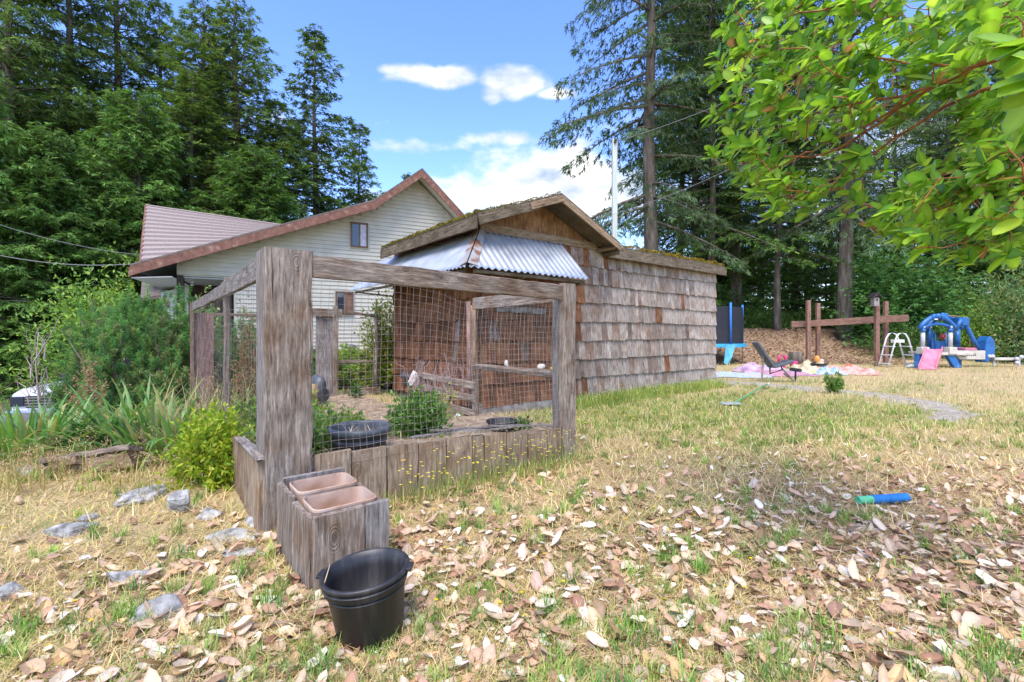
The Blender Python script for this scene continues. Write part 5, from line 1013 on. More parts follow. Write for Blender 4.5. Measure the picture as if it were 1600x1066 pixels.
b = MB(); q = [T(-.82, 1.45, 1.29), T(-.70, 2.15, 1.86), T(-.70, 3.3, 1.88), T(-.82, 3.7, 1.29), T(.82, 1.45, 1.29), T(.70, 2.15, 1.86), T(.70, 3.3, 1.88), T(.82, 3.7, 1.29)]; b.add(q, [(0, 1, 2, 3), (7, 6, 5, 4), (0, 4, 5, 1), (1, 5, 6, 2), (2, 6, 7, 3), (3, 7, 4, 0)]); b.build('cab', paint, tk_, bevel=.05)
b = MB(); b.add([T(-.74, 1.47, 1.34), T(.74, 1.47, 1.34), T(.63, 2.06, 1.80), T(-.63, 2.06, 1.80)], [(0, 1, 2, 3)]); b.build('windshield', gls, tk_)
g_ = MB(); g_.box(T(0, -.01, .94), (.62, .03, .14), ax_); g_.build('grille', M['black_pl'], tk_); g_ = MB(); [g_.box(T(0, -.045, .84+.065*i), (.62, .012, .01), ax_) for i in range(4)]; g_.build('grille_bar', chrome, tk_)
for s_ in (-1, 1):
    MB().box(T(s_*.79, .0, .95), (.14, .05, .12), ax_).build('headlight', gls, tk_, bevel=.02); MB().box(T(s_*1.05, 1.7, 1.38), (.1, .05, .09), ax_).build('mirror', M['black_pl'], tk_, bevel=.02)
    for y_ in (.95, 4.2):
        c_ = T(s_*.86, y_, .38); wh = MB(); wh.tube([c_-tx*.11, c_+tx*.11], .38, 22); wh = wh.build('wheel', M['black_pl'], tk_); MB().tube([c_-tx*.115, c_+tx*.115], .2, 16).build('rim', chrome, wh)
b = MB(); b.box(T(0, -.08, .62), (.97, .12, .13), ax_); b.build('bumper', chrome, tk_, bevel=.03); MB().box(T(0, -.21, .62), (.3, .01, .06), ax_).build('bumper_slot', M['black_pl'], tk_)
# ------------------------------------------------------------------ play area
bt = flat2('blue_pad', (.03, .15, .45), .6, .15, bump=0); tr = thing('trampoline', 'round trampoline with blue padded poles and dark net behind the shed end', 'trampoline', (8.1, 20, 0)); tcx, tcy, trr = 8.1, 20.0, 1.8; tz = float(gz(tcx, tcy))
ring = [(tcx+trr*math.cos(q), tcy+trr*math.sin(q), .80) for q in np.linspace(0, 2*math.pi, 41)]; MB().tube(ring, .035, 6).build('frame', M['wire'], tr, True)
pd = MB(); n_ = 40; vs = [];
for q in np.linspace(0, 2*math.pi, n_, endpoint=False): vs += [(tcx+(trr+.06)*math.cos(q), tcy+(trr+.06)*math.sin(q), .72), (tcx+(trr+.04)*math.cos(q), tcy+(trr+.04)*math.sin(q), .86), (tcx+(trr-.3)*math.cos(q), tcy+(trr-.3)*math.sin(q), .84)]
pd.add(vs, [(i*3, ((i+1) % n_)*3, ((i+1) % n_)*3+1, i*3+1) for i in range(n_)]+[(i*3+1, ((i+1) % n_)*3+1, ((i+1) % n_)*3+2, i*3+2) for i in range(n_)]); pd.build('pad', flat2('sky_blue_pad', (.04, .30, .50), .6, .2, bump=0), tr)
MB().lathe([(.01, .8), (trr-.3, .8)], (tcx, tcy, 0), 40).build('jumping_mat', M['black_pl'], tr)
netm, t, b = base_mat('net', .9, .1); b.inputs['Base Color'].default_value = (.035, .037, .045, 1); tp = N(t, 'ShaderNodeBsdfTransparent'); ms = N(t, 'ShaderNodeMixShader'); ms.inputs[0].default_value = .82; L(t, tp.outputs[0], ms.inputs[1]); L(t, b.outputs[0], ms.inputs[2]); L(t, ms.outputs[0], t.nodes['Material Output'].inputs[0])
MB().lathe([(trr-.08, .85), (trr-.05, 1.7), (trr-.08, 2.35)], (tcx, tcy, 0), 40).build('net', netm, tr, True)
for dg in (-72, -5, 55, 115, 175, 235):
    q = math.radians(dg); x, y = tcx+(trr+.03)*math.cos(q), tcy+(trr+.03)*math.sin(q); MB().tube([(x, y, .85), (x, y, 2.50)], .045, 8).build('pole', bt, tr, True); MB().tube([(x, y, float(gz(x, y))-.03), (x, y, .85)], .02, 6).build('leg', M['wire'], tr, True)
q = np.array([[8.35, 17.95, .84], [8.80, 18.15, .84], [8.62, 18.05, .35], [8.42, 18.0, .05], [8.25, 17.95, .12]]); m_ = MB(); m_.add(np.vstack([q, q+[.01, .02, 0]]), [(0, 1, 2, 3, 4), (9, 8, 7, 6, 5), (0, 5, 6, 1), (1, 6, 7, 2), (2, 7, 8, 3), (3, 8, 9, 4), (4, 9, 5, 0)]); m_.build('torn_pad', flat2('sky_blue_cloth', (.12, .42, .58), .7, .2, bump=0), tr)
def G(px, Yd): x = (px-800)/720*Yd; return np.array([x, Yd, float(gz(x, Yd))])
# timber frame with beam
bf = thing('timber_frame', 'reddish timber post and beam frame standing on the play area', 'frame', G(1320, 18.5)); 
for px, Yd, h in ((1263, 18.8, 2.62), (1278, 19.5, 2.55), (1370, 17.9, 2.42), (1384, 18.7, 2.58)): p = G(px, Yd); board('post', p-ZU*.1, p*[1, 1, 0]+ZU*h, .15, .13, (1, 0, 0), M['wood_play'], bf, .005, 4)
board('beam', at(1236, 507.5, 19.3), at(1418, 497, 18.2), .26, .14, ZU, M['wood_play'], bf, .006, 8)
bh = thing('birdhouse', 'small wooden birdhouse on top of a frame post', 'birdhouse', at(1368, 478, 17.8)); c_ = at(1367, 471, 17.75)
MB().box(c_-[0, 0, .03], (.095, .10, .16)).build('box', noise_mat('grey_white_wood', [(.3, (.18, .15, .13)), (.7, (.34, .31, .28))], 9), bh); m_ = MB(); m_.prism([c_+[-.2, -.17, .14], c_+[0, -.17, .34], c_+[.2, -.17, .14], c_+[.17, -.17, .12], c_+[0, -.17, .29], c_+[-.17, -.17, .12]], (0, .34, 0)); m_.build('roof', M['black_pl'], bh)
MB().prism([c_+[-.12, -.1, .19], c_+[.12, -.1, .19], c_+[0, -.1, .30]], (0, .2, 0)).build('gable', M['wood_rust'], bh); MB().tube([c_+[0, -.108, .06], c_+[0, -.118, .06]], .04, 12).build('entrance_hole', M['black_pl'], bh)
# pool ladder
ld = thing('pool_ladder', 'white A shaped pool ladder beside the timber frame', 'ladder', G(1402, 17.5)); wht = flat2('white_tube', (.66, .66, .64), .4, .08, bump=0); z0 = float(gz(14.6, 17.5))
for k, Yd in enumerate((17.3, 17.75)):
    xs_ = [(px-800)/720*17.5 for px in (1381, 1393, 1397, 1402.5, 1408, 1412, 1425)]; zs_ = [z0, 1.08, 1.24, 1.30, 1.24, 1.08, z0]; m_ = MB().tube([(x, Yd, z) for x, z in zip(xs_, zs_)], .028, 8); m_.build('rail', wht, ld, True)
for sd_ in (0, 1):
    for f_ in (.12, .42, .72):
        x0, x1 = (xs_[0], xs_[1]) if sd_ == 0 else (xs_[6], xs_[5]); x = x0+(x1-x0)*f_; z = z0+(1.08-z0)*f_; MB().box((x, 17.52, z), (.05, .24, .018)).build('step', wht, ld)
MB().box(((xs_[3]), 17.5, .98), (.17, .12, .06)).build('platform', wht, ld, bevel=.01); lump('rock', 'pale blue grey bag of stones at the ladder foot', 'bag', G(1430, 17.2)+ZU*.05, .28, (1.2, .8, .4), flat2('pale_grey_bag', (.38, .42, .45), .7, .15), .3)
# play set
ps = thing('play_set', 'blue and beige plastic climbing play set with pink slide', 'play set', G(1475, 17.5)); K = 17.5/720; X0 = (1437-800)*K; z0 = float(gz(15.5, 17.5))
blue = noise_mat('blue_plastic', [(.3, (.012, .085, .26)), (.7, (.025, .14, .37))], 3, 3, .4, .4, .03); beige = noise_mat('beige_plastic', [(.3, (.42, .38, .31)), (.7, (.55, .51, .44))], 3, 3, .5, .3, .03); pink = noise_mat('faded_pink_plastic', [(.3, (.50, .13, .19)), (.7, (.62, .25, .31))], 3, 3, .5, .3, .03); lil = noise_mat('grey_plastic', [(.3, (.42, .42, .46)), (.7, (.55, .55, .58))], 3, 3, .5, .3, .03)
def Q(px, py, dy=0): return at(px, py, 17.5+dy)
dz = z0
for (px, dy) in ((1442, -.5), (1485, -.5), (1453, .75), (1496, .75)):
    fr = dy < 0; c_ = Q(px, 548, dy); MB().box(c_, (.15, .14, .13), taper=.92).build('socket', beige if fr else lil, ps, bevel=.02); MB().tube([Q(px, 543, dy), Q(px, 517, dy)], .065 if fr else .09, 14).build('column', lil if fr else blue, ps, True)
    MB().tube([Q(px, 519, dy), Q(px, 514, dy)], .085, 14).build('column_cap', blue, ps, True); MB().ball(Q(px, 511.5, dy), .07, 12, 8).build('knob', lil, ps, True)
    s_ = -1 if px < 1470 else 1; top = Q(px, 550.5, dy)-ZU*.05; ft_ = top+np.array([s_*.22, dy*.2, 0]); ft_[2] = z0-.03; MB().prism([top+[-.15, 0, 0], top+[.15, 0, 0], ft_+[.13, 0, 0], ft_+[-.13, 0, 0]], (0, .16, 0)).build('leg', blue, ps, bevel=.03)
MB().box(Q(1468, 552, .1), (.62, .68, .05)).build('deck', beige, ps, bevel=.02)
def arch(xa, xb, dy, h, r=.075):
    a_, b_ = Q(xa, 514, dy), Q(xb, 514, dy); q = [a_*(1-t)+b_*t+ZU*(h*(math.sin(math.pi*t)**.75)) for t in np.linspace(0, 1, 17)]; return MB().tube(q, r, 10)
arch(1437, 1492, -.5, .46, .085).build('roof_arch', blue, ps, True); arch(1447, 1503, .75, .46, .085).build('roof_arch', blue, ps, True); arch(1441, 1488, -.5, .18, .06).build('roof_arch', blue, ps, True)
for t in (.38, .5, .62):
    a_ = Q(1437+55*t, 514, -.55)+ZU*.46*math.sin(math.pi*t)**.75; b_ = Q(1447+56*t, 514, .8)+ZU*.46*math.sin(math.pi*t)**.75; MB().tube([a_, b_], .11, 10).build('roof_bar', blue, ps, True)
arch(1458, 1474, -.55, .28, .085); MB().tube([Q(1457, 500, -.55), Q(1459, 493, -.55), Q(1465, 490, -.55), Q(1471, 493, -.55), Q(1473, 500, -.55)], .07, 10).build('roof_handle', blue, ps, True); MB().tube([Q(1470, 496, .1), Q(1473, 491, .1), Q(1478, 492, .1), Q(1480, 500, .1)], .07, 10).build('roof_handle', blue, ps, True)
MB().box(Q(1462.5, 499, -.64), (.06, .01, .02)).build('badge', wht, ps)
sl = MB(); a_, b_ = Q(1459, 548, -.62), Q(1448, 574, -1.55); a_[2] = .66; b_[2] = z0+.02; sl.prism([a_+[-.30, 0, 0], a_+[.30, 0, 0], b_+[.30, 0, 0], b_+[-.30, 0, 0]], (0, 0, .035)); sl.build('slide', pink, ps)
for s_ in (-1, 1): MB().prism([a_+[s_*.30, 0, -.02], b_+[s_*.30, 0, -.02], b_+[s_*.30, 0, .14], a_+[s_*.30, 0, .14]], (.045, 0, 0)).build('slide_edge', pink, ps, bevel=.01)
w_ = [Q(1473, 526, 0)+np.array([.11*math.cos(q), 0, .11*math.sin(q)]) for q in np.linspace(0, 2*math.pi, 17)]; red = flat2('dark_red_plastic', (.30, .03, .06), .4, .1, bump=0); MB().tube(w_, .018, 6).build('steering_wheel', red, ps, True); MB().ball(Q(1473, 526, 0), .06, 10, 6, (1, .4, 1)).build('wheel_hub', red, ps, True)
for px in (1461, 1478): MB().tube([Q(px, 549, .3), Q(px, 520, .3)], .035, 8).build('inner_post', blue, ps, True)
MB().prism([Q(1456, 549, .5), Q(1480, 549, .5), Q(1480, 534, .5), Q(1456, 532, .5)], (0, .05, 0)).build('back_panel', blue, ps)
m_ = MB(); 
for dy in (-.1, .3): m_.tube([Q(1493, 516, dy), Q(1502, 500, dy), Q(1508, 506, dy), Q(1520, 530, dy), Q(1533, 550, dy)], [.07, .09, .075, .07, .06], 8)
m_.build('swing_arm', blue, ps, True); MB().box(Q(1498, 503, .1), (.13, .3, .16)).build('arm_joint', blue, ps, bevel=.04); MB().tube([Q(1480, 493, .1), Q(1500, 495, .1)], .025, 6).build('cross_tube', M['wood_tan'], ps)
MB().prism([Q(1491, 548, -.3), Q(1540, 548, -.3), Q(1540, 562, -.3), Q(1500, 562, -.3)], (0, .09, 0)).build('side_panel', beige, ps, bevel=.015)
blk = flat2('black_print', (.02, .02, .02), .6, .1, bump=0)
ov = [Q(1508, 555, -.305)+np.array([.15*math.cos(q), 0, .065*math.sin(q)]) for q in np.linspace(1.2, 5.1, 14)]; MB().tube(ov, .008, 4).build('oval_mark', blk, ps)
m_ = MB(); x = 1511.0
for (dx, w2) in ((0, 1.1), (3.2, 1.0), (6.4, 1.2), (9.8, .9), (12.6, 1.1)):
    c_ = Q(x+dx, 554.3, -.306); m_.box(c_, (w2*K*.28, .004, .042)); m_.box(c_+[w2*K*.7, 0, .02 if dx % 2 < 1 else -.02], (w2*K*.6, .004, .011)); m_.box(c_+[w2*K*.8, 0, -.032], (w2*K*.5, .004, .009))
m_.build('lettering', blk, ps)
MB().box(Q(1511, 545.5, .1), (.24, .2, .05)).build('tray', pink, ps, bevel=.02); MB().tube([Q(1515, 546, .15), Q(1515, 528, .15)], .012, 6).build('stick', M['wood_tan'], ps)
m_ = MB(); q = [(1540, 567), (1540, 545), (1542, 533), (1546, 526), (1550, 526), (1555, 533), (1556, 545), (1554, 562), (1549, 560), (1546, 566)]; m_.prism([Q(a_, b_, -.2) for a_, b_ in q], (0, .42, 0)); m_.build('blue_seat_back', blue, ps, bevel=.04)
MB().box(Q(1570, 561, 0), (.5, .12, .05)).build('bench_bar', beige, ps, bevel=.02)
for px, py in ((1546, 557), (1551, 557), (1589, 561), (1589, 567), (1596, 558)): MB().ball(Q(px, py, -.2), .07, 10, 7).build('knob', lil, ps, True)
for px in (1553, 1592): MB().tube([Q(px, 561, 0), Q(px, 572, 0)], .04, 8).build('bench_leg', lil, ps)
# weight bench
wb = thing('weight_bench', 'black padded weight bench standing on the lawn', 'bench', G(1215, 11.9)); Yb = 11.9
def B(px, py, dy=0): p = at(px, py, Yb); p[1] += dy; return p
def pad(name, a, b, th, dep): a, b = np.array(a), np.array(b); d = nrm(b-a); n_ = np.cross(d, [0, 1, 0]); MB().box((a+b)/2, (np.linalg.norm(b-a)/2, dep/2, th/2), (d, np.array([0, 1., 0]), n_)).build(name, M['slate_pl'], wb, bevel=.02)
pad('backrest', B(1180, 535), B(1206, 574), .07, .3); pad('seat', B(1206, 573), B(1235, 564), .08, .3)
for nm, pts in (('rear_leg', [B(1193, 555), B(1191, 585), B(1189, 602)]), ('frame', [B(1203, 574), B(1203, 584), B(1222, 578), B(1220, 570)]), ('front_leg', [B(1222, 576), B(1245, 600)]), ('front_leg', [B(1232, 585, .2), B(1254, 600, .2)]), ('foot_bar', [B(1242, 600, -.2), B(1244, 600, .25)]), ('knee_post', [B(1243, 600), B(1243, 578)]), ('rear_bar', [B(1189, 603, -.2), B(1189, 603, .2)])):
    MB().tube(pts, .022, 6).build(nm, M['wire'] if 'front' in nm or 'rear' in nm else M['black_pl'], wb)
MB().tube([B(1243, 578, -.2), B(1243, 578, .2)], .045, 10).build('foam_roller', M['black_pl'], wb)
# bedding spread on the grass
def cloth(label, px, Yd, w_, d_, h_, col, seed, cat='blanket'):
    n_ = 26; u, v = np.meshgrid(np.linspace(-1, 1, n_), np.linspace(-1, 1, n_)); x = (px-800)/720*Yd+u*w_/2*(1+.12*np.sin(v*3+seed)); y = Yd+v*d_/2*(1+.15*np.sin(u*4+seed)); e = np.clip(1-np.maximum(abs(u), abs(v))**4, 0, 1)
    z = gz(x, y)+.015+h_*e*(.35+.35*np.sin(u*7+seed)*np.cos(v*5+seed*2)+.3*abs(np.sin(u*13+v*9+seed))); k = np.arange(n_*n_).reshape(n_, n_)
    o = wobj('blanket', np.stack([x, y, z], -1), np.stack([k[:-1, :-1], k[:-1, 1:], k[1:, 1:], k[1:, :-1]], -1).reshape(-1, 4), noise_mat('cloth_%d' % seed if 0 else 'printed_cloth', [(.35, tuple(np.array(col[0])*.62)), (.5, tuple(np.array(col[1])*.66)), (.65, tuple(np.array(col[2])*.66))], 4.5, 2, .9, .1, .2), smooth=True); return tag(o, label, cat)
cloth('pale blue and white sheet spread left of the weight bench', 1150, 13.6, 1.9, 1.3, .12, ((.65, .70, .75), (.45, .65, .75), (.75, .55, .6)), 1)
cloth('purple and pink towel crumpled behind the weight bench', 1185, 15.2, 1.5, 1.2, .3, ((.45, .28, .45), (.7, .45, .55), (.6, .6, .7)), 2); cloth('pink sheet lying under the weight bench', 1222, 14.0, 1.5, 1.2, .16, ((.7, .4, .5), (.65, .3, .35), (.5, .35, .6)), 3)
cloth('yellow blanket bunched right of the weight bench', 1263, 14.6, 1.1, .9, .42, ((.75, .62, .3), (.8, .72, .5), (.75, .45, .3)), 4); cloth('blue patterned blanket between yellow and coral ones', 1287, 14.4, .9, .8, .28, ((.2, .4, .65), (.65, .7, .75), (.3, .5, .7)), 5)
cloth('coral sheet trailing to the right end of the bedding', 1325, 14.5, 1.6, 1.0, .28, ((.75, .42, .35), (.75, .55, .45), (.75, .3, .25)), 6)
lump('toy_ball', 'orange toy on the blue patterned blanket', 'toy', at(1277, 562, 14.6), .1, (.8, .8, 1.3), flat2('orange_plastic', (.7, .28, .06), .4, .1, bump=0), .1); MB().lathe([(0, 0), (.22, 0), (.24, .03), (.22, .05), (0, .04)], at(1280, 570, 14.5), 20).build('round_tray', M['black_pl'], None); tag(bpy.data.objects['round_tray'], 'round black tray under the orange toy', 'tray')
lump('toy_ball', 'pink ball beside the orange toy', 'toy', at(1284, 564, 14.6), .06, (1, 1, 1), flat2('pink_ball', (.7, .45, .4), .4, .1, bump=0), .02); lump('toy_ball', 'red orange toy on the coral sheet', 'toy', at(1326, 572, 14.4), .1, (1, .8, .8), flat2('red_plastic', (.7, .12, .05), .4, .1, bump=0), .3)
pk2 = thing('toy_chair', 'bright pink plastic child seat behind the weight bench', 'toy', G(1224, 17)); pkm = flat2('hot_pink_plastic', (.6, .05, .18), .4, .1, bump=0); c_ = at(1222, 562, 17); MB().tube([c_+[-.12, 0, -.1], c_+[-.12, 0, .12], c_+[0, 0, .2], c_+[.12, 0, .12], c_+[.12, 0, -.1]], .05, 8).build('backrest', pkm, pk2, True); MB().box(c_+[.15, -.1, -.1], (.26, .2, .06)).build('seat', pkm, pk2, bevel=.03); [MB().box(c_+[x, -.1, -.24], (.03, .15, .12)).build('leg', pkm, pk2) for x in (-.05, .35)]
st = thing('tree_stump', 'cut grey tree stump behind the bedding', 'stump', G(1243, 19.2)); p = G(1243, 19.2); MB().tube([p-ZU*.1, p+ZU*.2, p+ZU*.5], [.30, .26, .25], 16).build('trunk', M['bark'], st, True); MB().tube([p+ZU*.5, p+ZU*.51], [.25, .24], 16).build('cut_face', M['wood_grey'], st)
# ------------------------------------------------------------------ grass, straw, flowers
def inbed(x, y):
    dx, dy = RP[0]-x, RP[1]-y; a_ = dx*U[0]+dy*U[1]; s_ = -(dx*V[0]+dy*V[1]); return (a_ > -.02) & (a_ < 2.8) & (s_ > -.03) & (s_ < 6)
def blocked(x, y):
    tx_, ty_ = x-P0[0], y-P0[1]; t_ = tx_*U[0]+ty_*U[1]; s_ = tx_*V[0]+ty_*V[1]; sh = (t_ > -.02) & (t_ < LR+.02) & (s_ > -.02) & (s_ < 3.1)
    cx_, cy_ = x-C0[0], y-C0[1]; t2 = cx_*U[0]+cy_*U[1]; s2 = cx_*V[0]+cy_*V[1]; bx = (t2 > -.02) & (t2 < .4) & (s2 > -.02) & (s2 < .75)
    return inbed(x, y) | sh | bx | (seg_dist(x, y, PATH) < .42*R.uniform(.05, 1.1, np.shape(x)))
def sample(n, y0, y1, margin=1.18, pw=1.0, fn=None):
    """points on the ground across the field of view, denser towards the camera"""
    y = 1/R.uniform(1/y1, 1/y0, n)**pw if pw == 1 else y0+(y1-y0)*R.uniform(0, 1, n)**pw; x = y*R.uniform(-margin, margin, n); ok = ~blocked(x, y)
    if fn is not None: ok &= R.random(n) < fn(x, y)
    return x[ok], y[ok]
parts_ = []
# flattened straw thatch
x, y = sample(95000, 1.5, 8.5, fn=lambda x, y: .5+.5*np.clip(wob(x, y, 3.)+.5, 0, 1)); n = len(x)
parts_.append(blades(np.stack([x, y, gz(x, y)+.004], 1), R.uniform(0, 6.28, n), R.uniform(.9, 1.5, n), R.uniform(.04, .13, n), R.uniform(.002, .0042, n), colr(n, np.array(((.72, .55, .28), (.80, .66, .40), (.52, .37, .18), (.64, .57, .22), (.76, .58, .26))), .25), .25))
x, y = sample(62000, 3.0, 9.5, fn=lambda x, y: .12+.88*ss((y-3.2+.5*wob(x, y, 3.))/2.6)); n = len(x)
parts_.append(blades(np.stack([x, y, gz(x, y)+.002], 1), R.uniform(0, 6.28, n), R.uniform(.5, 1.45, n), R.uniform(.06, .15, n), R.uniform(.005, .008, n), colr(n, np.array(((.70, .54, .28), (.78, .64, .36), (.56, .43, .21), (.58, .53, .20))), .25), .35))
# short standing dry and green blades, near
x, y = sample(52000, 1.5, 8, fn=lambda x, y: .12+.88*greenness(x, y)*(1-.55*litter(x, y))); n = len(x); g_ = (R.random(n) < .30+.5*greenness(x, y))
cc = np.where(g_[:, None], colr(n, np.array(((.15, .25, .05), (.22, .34, .07), (.30, .38, .10))), .25), colr(n, np.array(((.66, .52, .25), (.54, .47, .18))), .25))
parts_.append(blades(np.stack([x, y, gz(x, y)], 1), R.uniform(0, 6.28, n), R.uniform(.1, .7, n), R.uniform(.03, .085, n), R.uniform(.0022, .004, n), cc, .6))
v, f_, c4 = merge(parts_); tag(wobj('dry_grass', v, f_, M['grass'], GROUND, c4), 'matted straw and short grass blades', kind='stuff'); bpy.data.objects['dry_grass'].pop('category', None)
# green tufts
def tufts(nt_, y0, y1, nb, h, wd, cols, fn, name, label):
    x, y = sample(nt_, y0, y1, fn=fn); n = len(x); s_ = R.uniform(.6, 1.3, n); xx = np.repeat(x, nb)+R.normal(0, .02, n*nb); yy_ = np.repeat(y, nb)+R.normal(0, .02, n*nb); k = n*nb
    v, f_, c4 = ribbons(np.stack([xx, yy_, gz(xx, yy_)-.003], 1), R.uniform(0, 6.28, k), np.abs(R.normal(.0, .42, k)), R.uniform(h*.5, h*1.2, k)*np.repeat(s_, nb), R.uniform(wd*.7, wd*1.2, k), np.repeat(colr(n, np.array(cols), .2), nb, 0)*R.uniform(.8, 1.2, (k, 1)), R.uniform(.2, 1.1, k), 3)
    o = wobj(name, v, f_, M['grass'], GROUND, c4); tag(o, label, kind='stuff')
tufts(1300, 1.55, 6.5, 26, .085, .0042, ((.16, .30, .05), (.24, .40, .08), (.12, .24, .06), (.30, .40, .10)), lambda x, y: np.clip(.16+.7*(wob(x-4, y+2, 4.) > .08), 0, 1), 'green_tufts', 'fresh green grass tufts poking through the dead leaves')
tufts(3000, 5.0, 12, 14, .085, .007, ((.20, .32, .06), (.28, .38, .08), (.40, .40, .14)), lambda x, y: np.clip(greenness(x, y)*1.3-.2, 0, 1), 'lawn_tufts', 'longer green grass along the shed')
# lawn further out
x, y = sample(70000, 6, 24, 1.2, fn=lambda x, y: (1-ss((y-18.8)/.8)*ss((x-4)/2)*.93*ss((17-x)/2))*(.4+.6*np.clip(wob(x, y, 1.5)+.6, 0, 1))); n = len(x); g_ = R.random(n) < .22+.55*greenness(x, y)
cc = np.where(g_[:, None], colr(n, np.array(((.17, .26, .05), (.26, .34, .08))), .2), colr(n, np.array(((.64, .52, .28), (.56, .46, .24), (.48, .46, .17))), .2)); sc_ = .5+y/18
v, f_, c4 = blades(np.stack([x, y, gz(x, y)-.005], 1), R.uniform(0, 6.28, n), R.uniform(.05, .6, n), R.uniform(.05, .12, n)*sc_, R.uniform(.006, .010, n)*sc_, cc, .5)
tag(wobj('lawn_grass', v, f_, M['grass'], GROUND, c4), 'dry tan and green lawn grass further out', kind='stuff')
# yellow flowers: heads on thin stems
def flowers(x, y, h, r, cols, name, label, zoff=0, stemc=(.22, .30, .08)):
    n = len(x); z = gz(x, y)+zoff; P = np.stack([x, y, z], 1); az = R.uniform(0, 6.28, n); ln = np.full(n, h)*R.uniform(.5, 1.2, n); le = R.uniform(.02, .35, n); v1 = ribbons(P, az, le, ln, np.full(n, .0035), colr(n, np.array(stemc), .2), R.uniform(0, .4, n), 3)
    tips = v1[0].reshape(n, -1, 3)[:, -2]; k = 7; q = np.repeat(tips, k, 0); an = np.tile(np.arange(k)*2*np.pi/k, n); d = np.stack([np.cos(an), np.sin(an), np.full(n*k, .15)], 1); v2 = cards(q, d, np.tile(ZU, (n*k, 1)), np.full(n*k, r)*R.uniform(.8, 1.2, n*k), np.full(n*k, r*.75), colr(n*k, np.array(cols), .12), .05)
    v, f_, c4 = merge([v1, v2]); o = wobj(name, v, f_, M['grass'], GROUND, c4); tag(o, label, kind='stuff')
a_ = R.uniform(.15, 1.9, 150); o_ = R.uniform(.03, .28, 150); q = RP[:2]-U[:2]*a_[:, None]-V[:2]*o_[:, None]; flowers(q[:, 0], q[:, 1], .30, .013, ((.80, .62, .02), (.75, .66, .10)), 'yellow_flowers', 'thin stemmed yellow flowers along the front boards')
x, y = sample(700, 6, 18, .9, fn=lambda x, y: np.clip(.2+wob(x, y, 2.), 0, 1)*(x > .5)); flowers(x, y, .12, .022, ((.75, .6, .05),), 'lawn_flowers', 'scattered yellow flowers in the lawn')
x, y = sample(60, 1.7, 4.5, 1.1); flowers(x, y, .05, .012, ((.80, .58, .02),), 'small_flowers', 'small yellow flowers low in the dry grass')
t_ = R.uniform(1.9, 5.5, 130); o_ = R.uniform(.15, .7, 130); q = P0[:2]+U[:2]*t_[:, None]-V[:2]*o_[:, None]; flowers(q[:, 0], q[:, 1], .26, .018, ((.8, .8, .76), (.8, .6, .05), (.75, .62, .08)), 'daisies', 'white and yellow daisies at the foot of the shingled wall')
x = R.uniform(13, 19, 160); y = R.uniform(16.2, 17.3, 160); flowers(x, y, .22, .035, ((.8, .8, .76), (.6, .6, .2)), 'far_daisies', 'white daisies in front of the play set')
# taller green growth along the shed foot
n = 5200; t_ = R.uniform(1.6, 6.6, n); o_ = R.uniform(.03, .55, n)*(1-.3*R.random(n)); q = P0[:2]+U[:2]*t_[:, None]-V[:2]*o_[:, None]; v, f_, c4 = ribbons(np.stack([q[:, 0], q[:, 1], gz(q[:, 0], q[:, 1])], 1), R.uniform(0, 6.28, n), R.uniform(.05, .5, n), R.uniform(.08, .27, n), R.uniform(.005, .009, n), colr(n, np.array(((.18, .30, .05), (.28, .38, .08), (.42, .40, .14))), .2), R.uniform(.2, .9, n), 3); tag(wobj('shed_foot_grass', v, f_, M['grass'], GROUND, c4), 'tall green grass at the foot of the shed', kind='stuff')
n = 900; a_ = R.uniform(-.1, 2.3, n); o_ = R.uniform(.03, .22, n); q = RP[:2]-U[:2]*a_[:, None]-V[:2]*o_[:, None]; v, f_, c4 = ribbons(np.stack([q[:, 0], q[:, 1], gz(q[:, 0], q[:, 1])], 1), R.uniform(0, 6.28, n), R.uniform(.05, .6, n), R.uniform(.04, .18, n), R.uniform(.003, .005, n), colr(n, np.array(((.22, .32, .06), (.45, .38, .16), (.30, .38, .10))), .2), R.uniform(.2, .9, n), 3); tag(wobj('board_foot_grass', v, f_, M['grass'], GROUND, c4), 'grass growing against the front boards', kind='stuff')
# ------------------------------------------------------------------ fallen leaves
LC = np.array(((.46, .32, .22), (.52, .39, .29), (.62, .54, .45), (.68, .63, .57), (.36, .21, .14), (.25, .14, .09), (.52, .42, .30), (.42, .27, .19), (.57, .46, .37), (.46, .32, .24), (.50, .38, .29), (.30, .18, .12), (.48, .32, .18), (.40, .27, .19)))
LC = np.clip(LC*np.array([1.05, 1.03, .94]), 0, 1)
x, y = sample(15500, 1.42, 9.0, fn=litter); n = len(x)
def inrock(x, y): return np.zeros(len(x), bool)
tilt = R.normal(0, .22, (n, 2)); Nn = nrm(np.stack([tilt[:, 0], tilt[:, 1], np.ones(n)], 1)); az = R.uniform(0, 6.28, n); D = np.stack([np.cos(az), np.sin(az), R.normal(.0, .14, n)], 1)
ln = R.uniform(.035, .10, n); cc = colr(n, LC, .18, .05); z = gz(x, y)+.008+R.uniform(0, .028, n); P = np.stack([x, y, z], 1)-D*ln[:, None]*.5; wl = ln*R.uniform(.46, .66, n); fo = R.uniform(-.22, .42, n); cu = R.normal(.05, .36, n)
score = ln/np.hypot(x, y); vis = (np.abs(x/y) < 1.10) & (y > 1.66); order = np.argsort(-np.where(vis, score, 0)); top, rest = order[:300], order[300:]
v, f_, c4 = leaves_hi(P[rest], D[rest], Nn[rest], ln[rest], wl[rest], cc[rest], fo[rest], cu[rest], .065); tag(wobj('fallen_leaves', v, f_, M['fallen'], GROUND, c4), 'broad dead leaves littering the grass', kind='stuff')
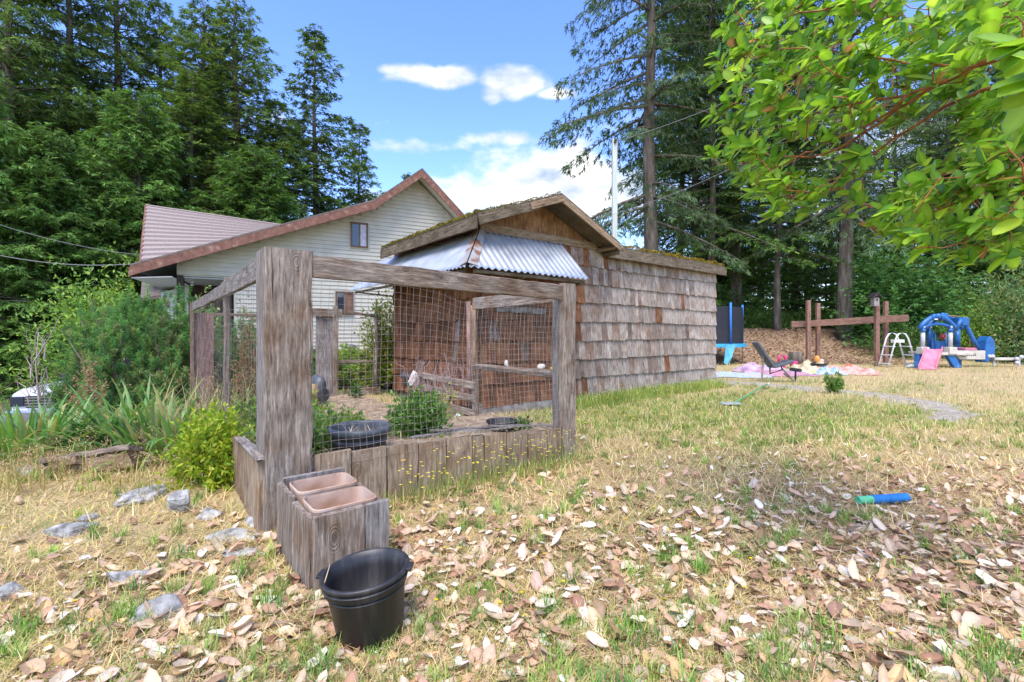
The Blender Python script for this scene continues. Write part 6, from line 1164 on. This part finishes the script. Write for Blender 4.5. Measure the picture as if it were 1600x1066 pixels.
for i in top:
    s_ = slice(i, i+1); v, f_, c4 = leaves_hi(P[s_]*0, D[s_], Nn[s_], ln[s_], wl[s_], cc[s_], fo[s_], cu[s_], .065); obj('leaf', mesh('leaf', v, f_, M['fallen'], c4, True), GROUND, Matrix.Translation(Vector(P[i])))
x, y = sample(26000, 1.45, 7.5, fn=lambda x, y: .25+.75*litter(x, y)); n = len(x); az = R.uniform(0, 6.28, n); v, f_, c4 = cards(np.stack([x, y, gz(x, y)+.008+R.uniform(0, .02, n)], 1), np.stack([np.cos(az), np.sin(az), R.uniform(-.2, .4, n)], 1), nrm(np.stack([R.normal(0, .5, n), R.normal(0, .5, n), np.ones(n)], 1)), R.uniform(.008, .034, n), R.uniform(.005, .018, n), colr(n, np.array(((.26, .16, .10), (.42, .29, .20), (.56, .45, .34), (.20, .12, .08), (.5, .38, .22))), .25)); tag(wobj('leaf_fragments', v, f_, M['fallen'], GROUND, c4), 'crumbled bits of dead leaves and twigs', kind='stuff')
# litter on the bank
n = 9000; x = R.uniform(6, 17, n); y = R.uniform(18.8, 25.5, n); az = R.uniform(0, 6.28, n); P = np.stack([x, y, gz(x, y)+.01], 1); v, f_, c4 = cards(P, np.stack([np.cos(az), np.sin(az), R.uniform(-.1, .5, n)], 1), nrm(np.stack([R.normal(0, .4, n), R.normal(0, .4, n), np.ones(n)], 1)), R.uniform(.08, .16, n), R.uniform(.04, .08, n), colr(n, np.array(((.40, .27, .17), (.52, .36, .24), (.25, .15, .09), (.20, .11, .07))), .2)); tag(wobj('bank_leaves', v, f_, M['fallen'], GROUND, c4), 'brown leaf litter covering the bank', kind='stuff')
# straw litter in the bed
n = 3500; A_ = R.uniform(.08, 2.65, n); S_ = R.uniform(.08, 5.7, n); q = RP[:2]-U[:2]*A_[:, None]+V[:2]*S_[:, None]; P = np.stack([q[:, 0], q[:, 1], .30-.24*ss((S_-.3)/4.0)+.025], 1); v, f_, c4 = blades(P, R.uniform(0, 6.28, n), R.uniform(.9, 1.5, n), R.uniform(.05, .14, n), R.uniform(.004, .008, n), colr(n, np.array(((.5, .4, .26), (.36, .24, .15))), .2), .3); tag(wobj('bed_straw', v, f_, M['grass'], soil, c4), 'dry straw on the bed soil', kind='stuff')
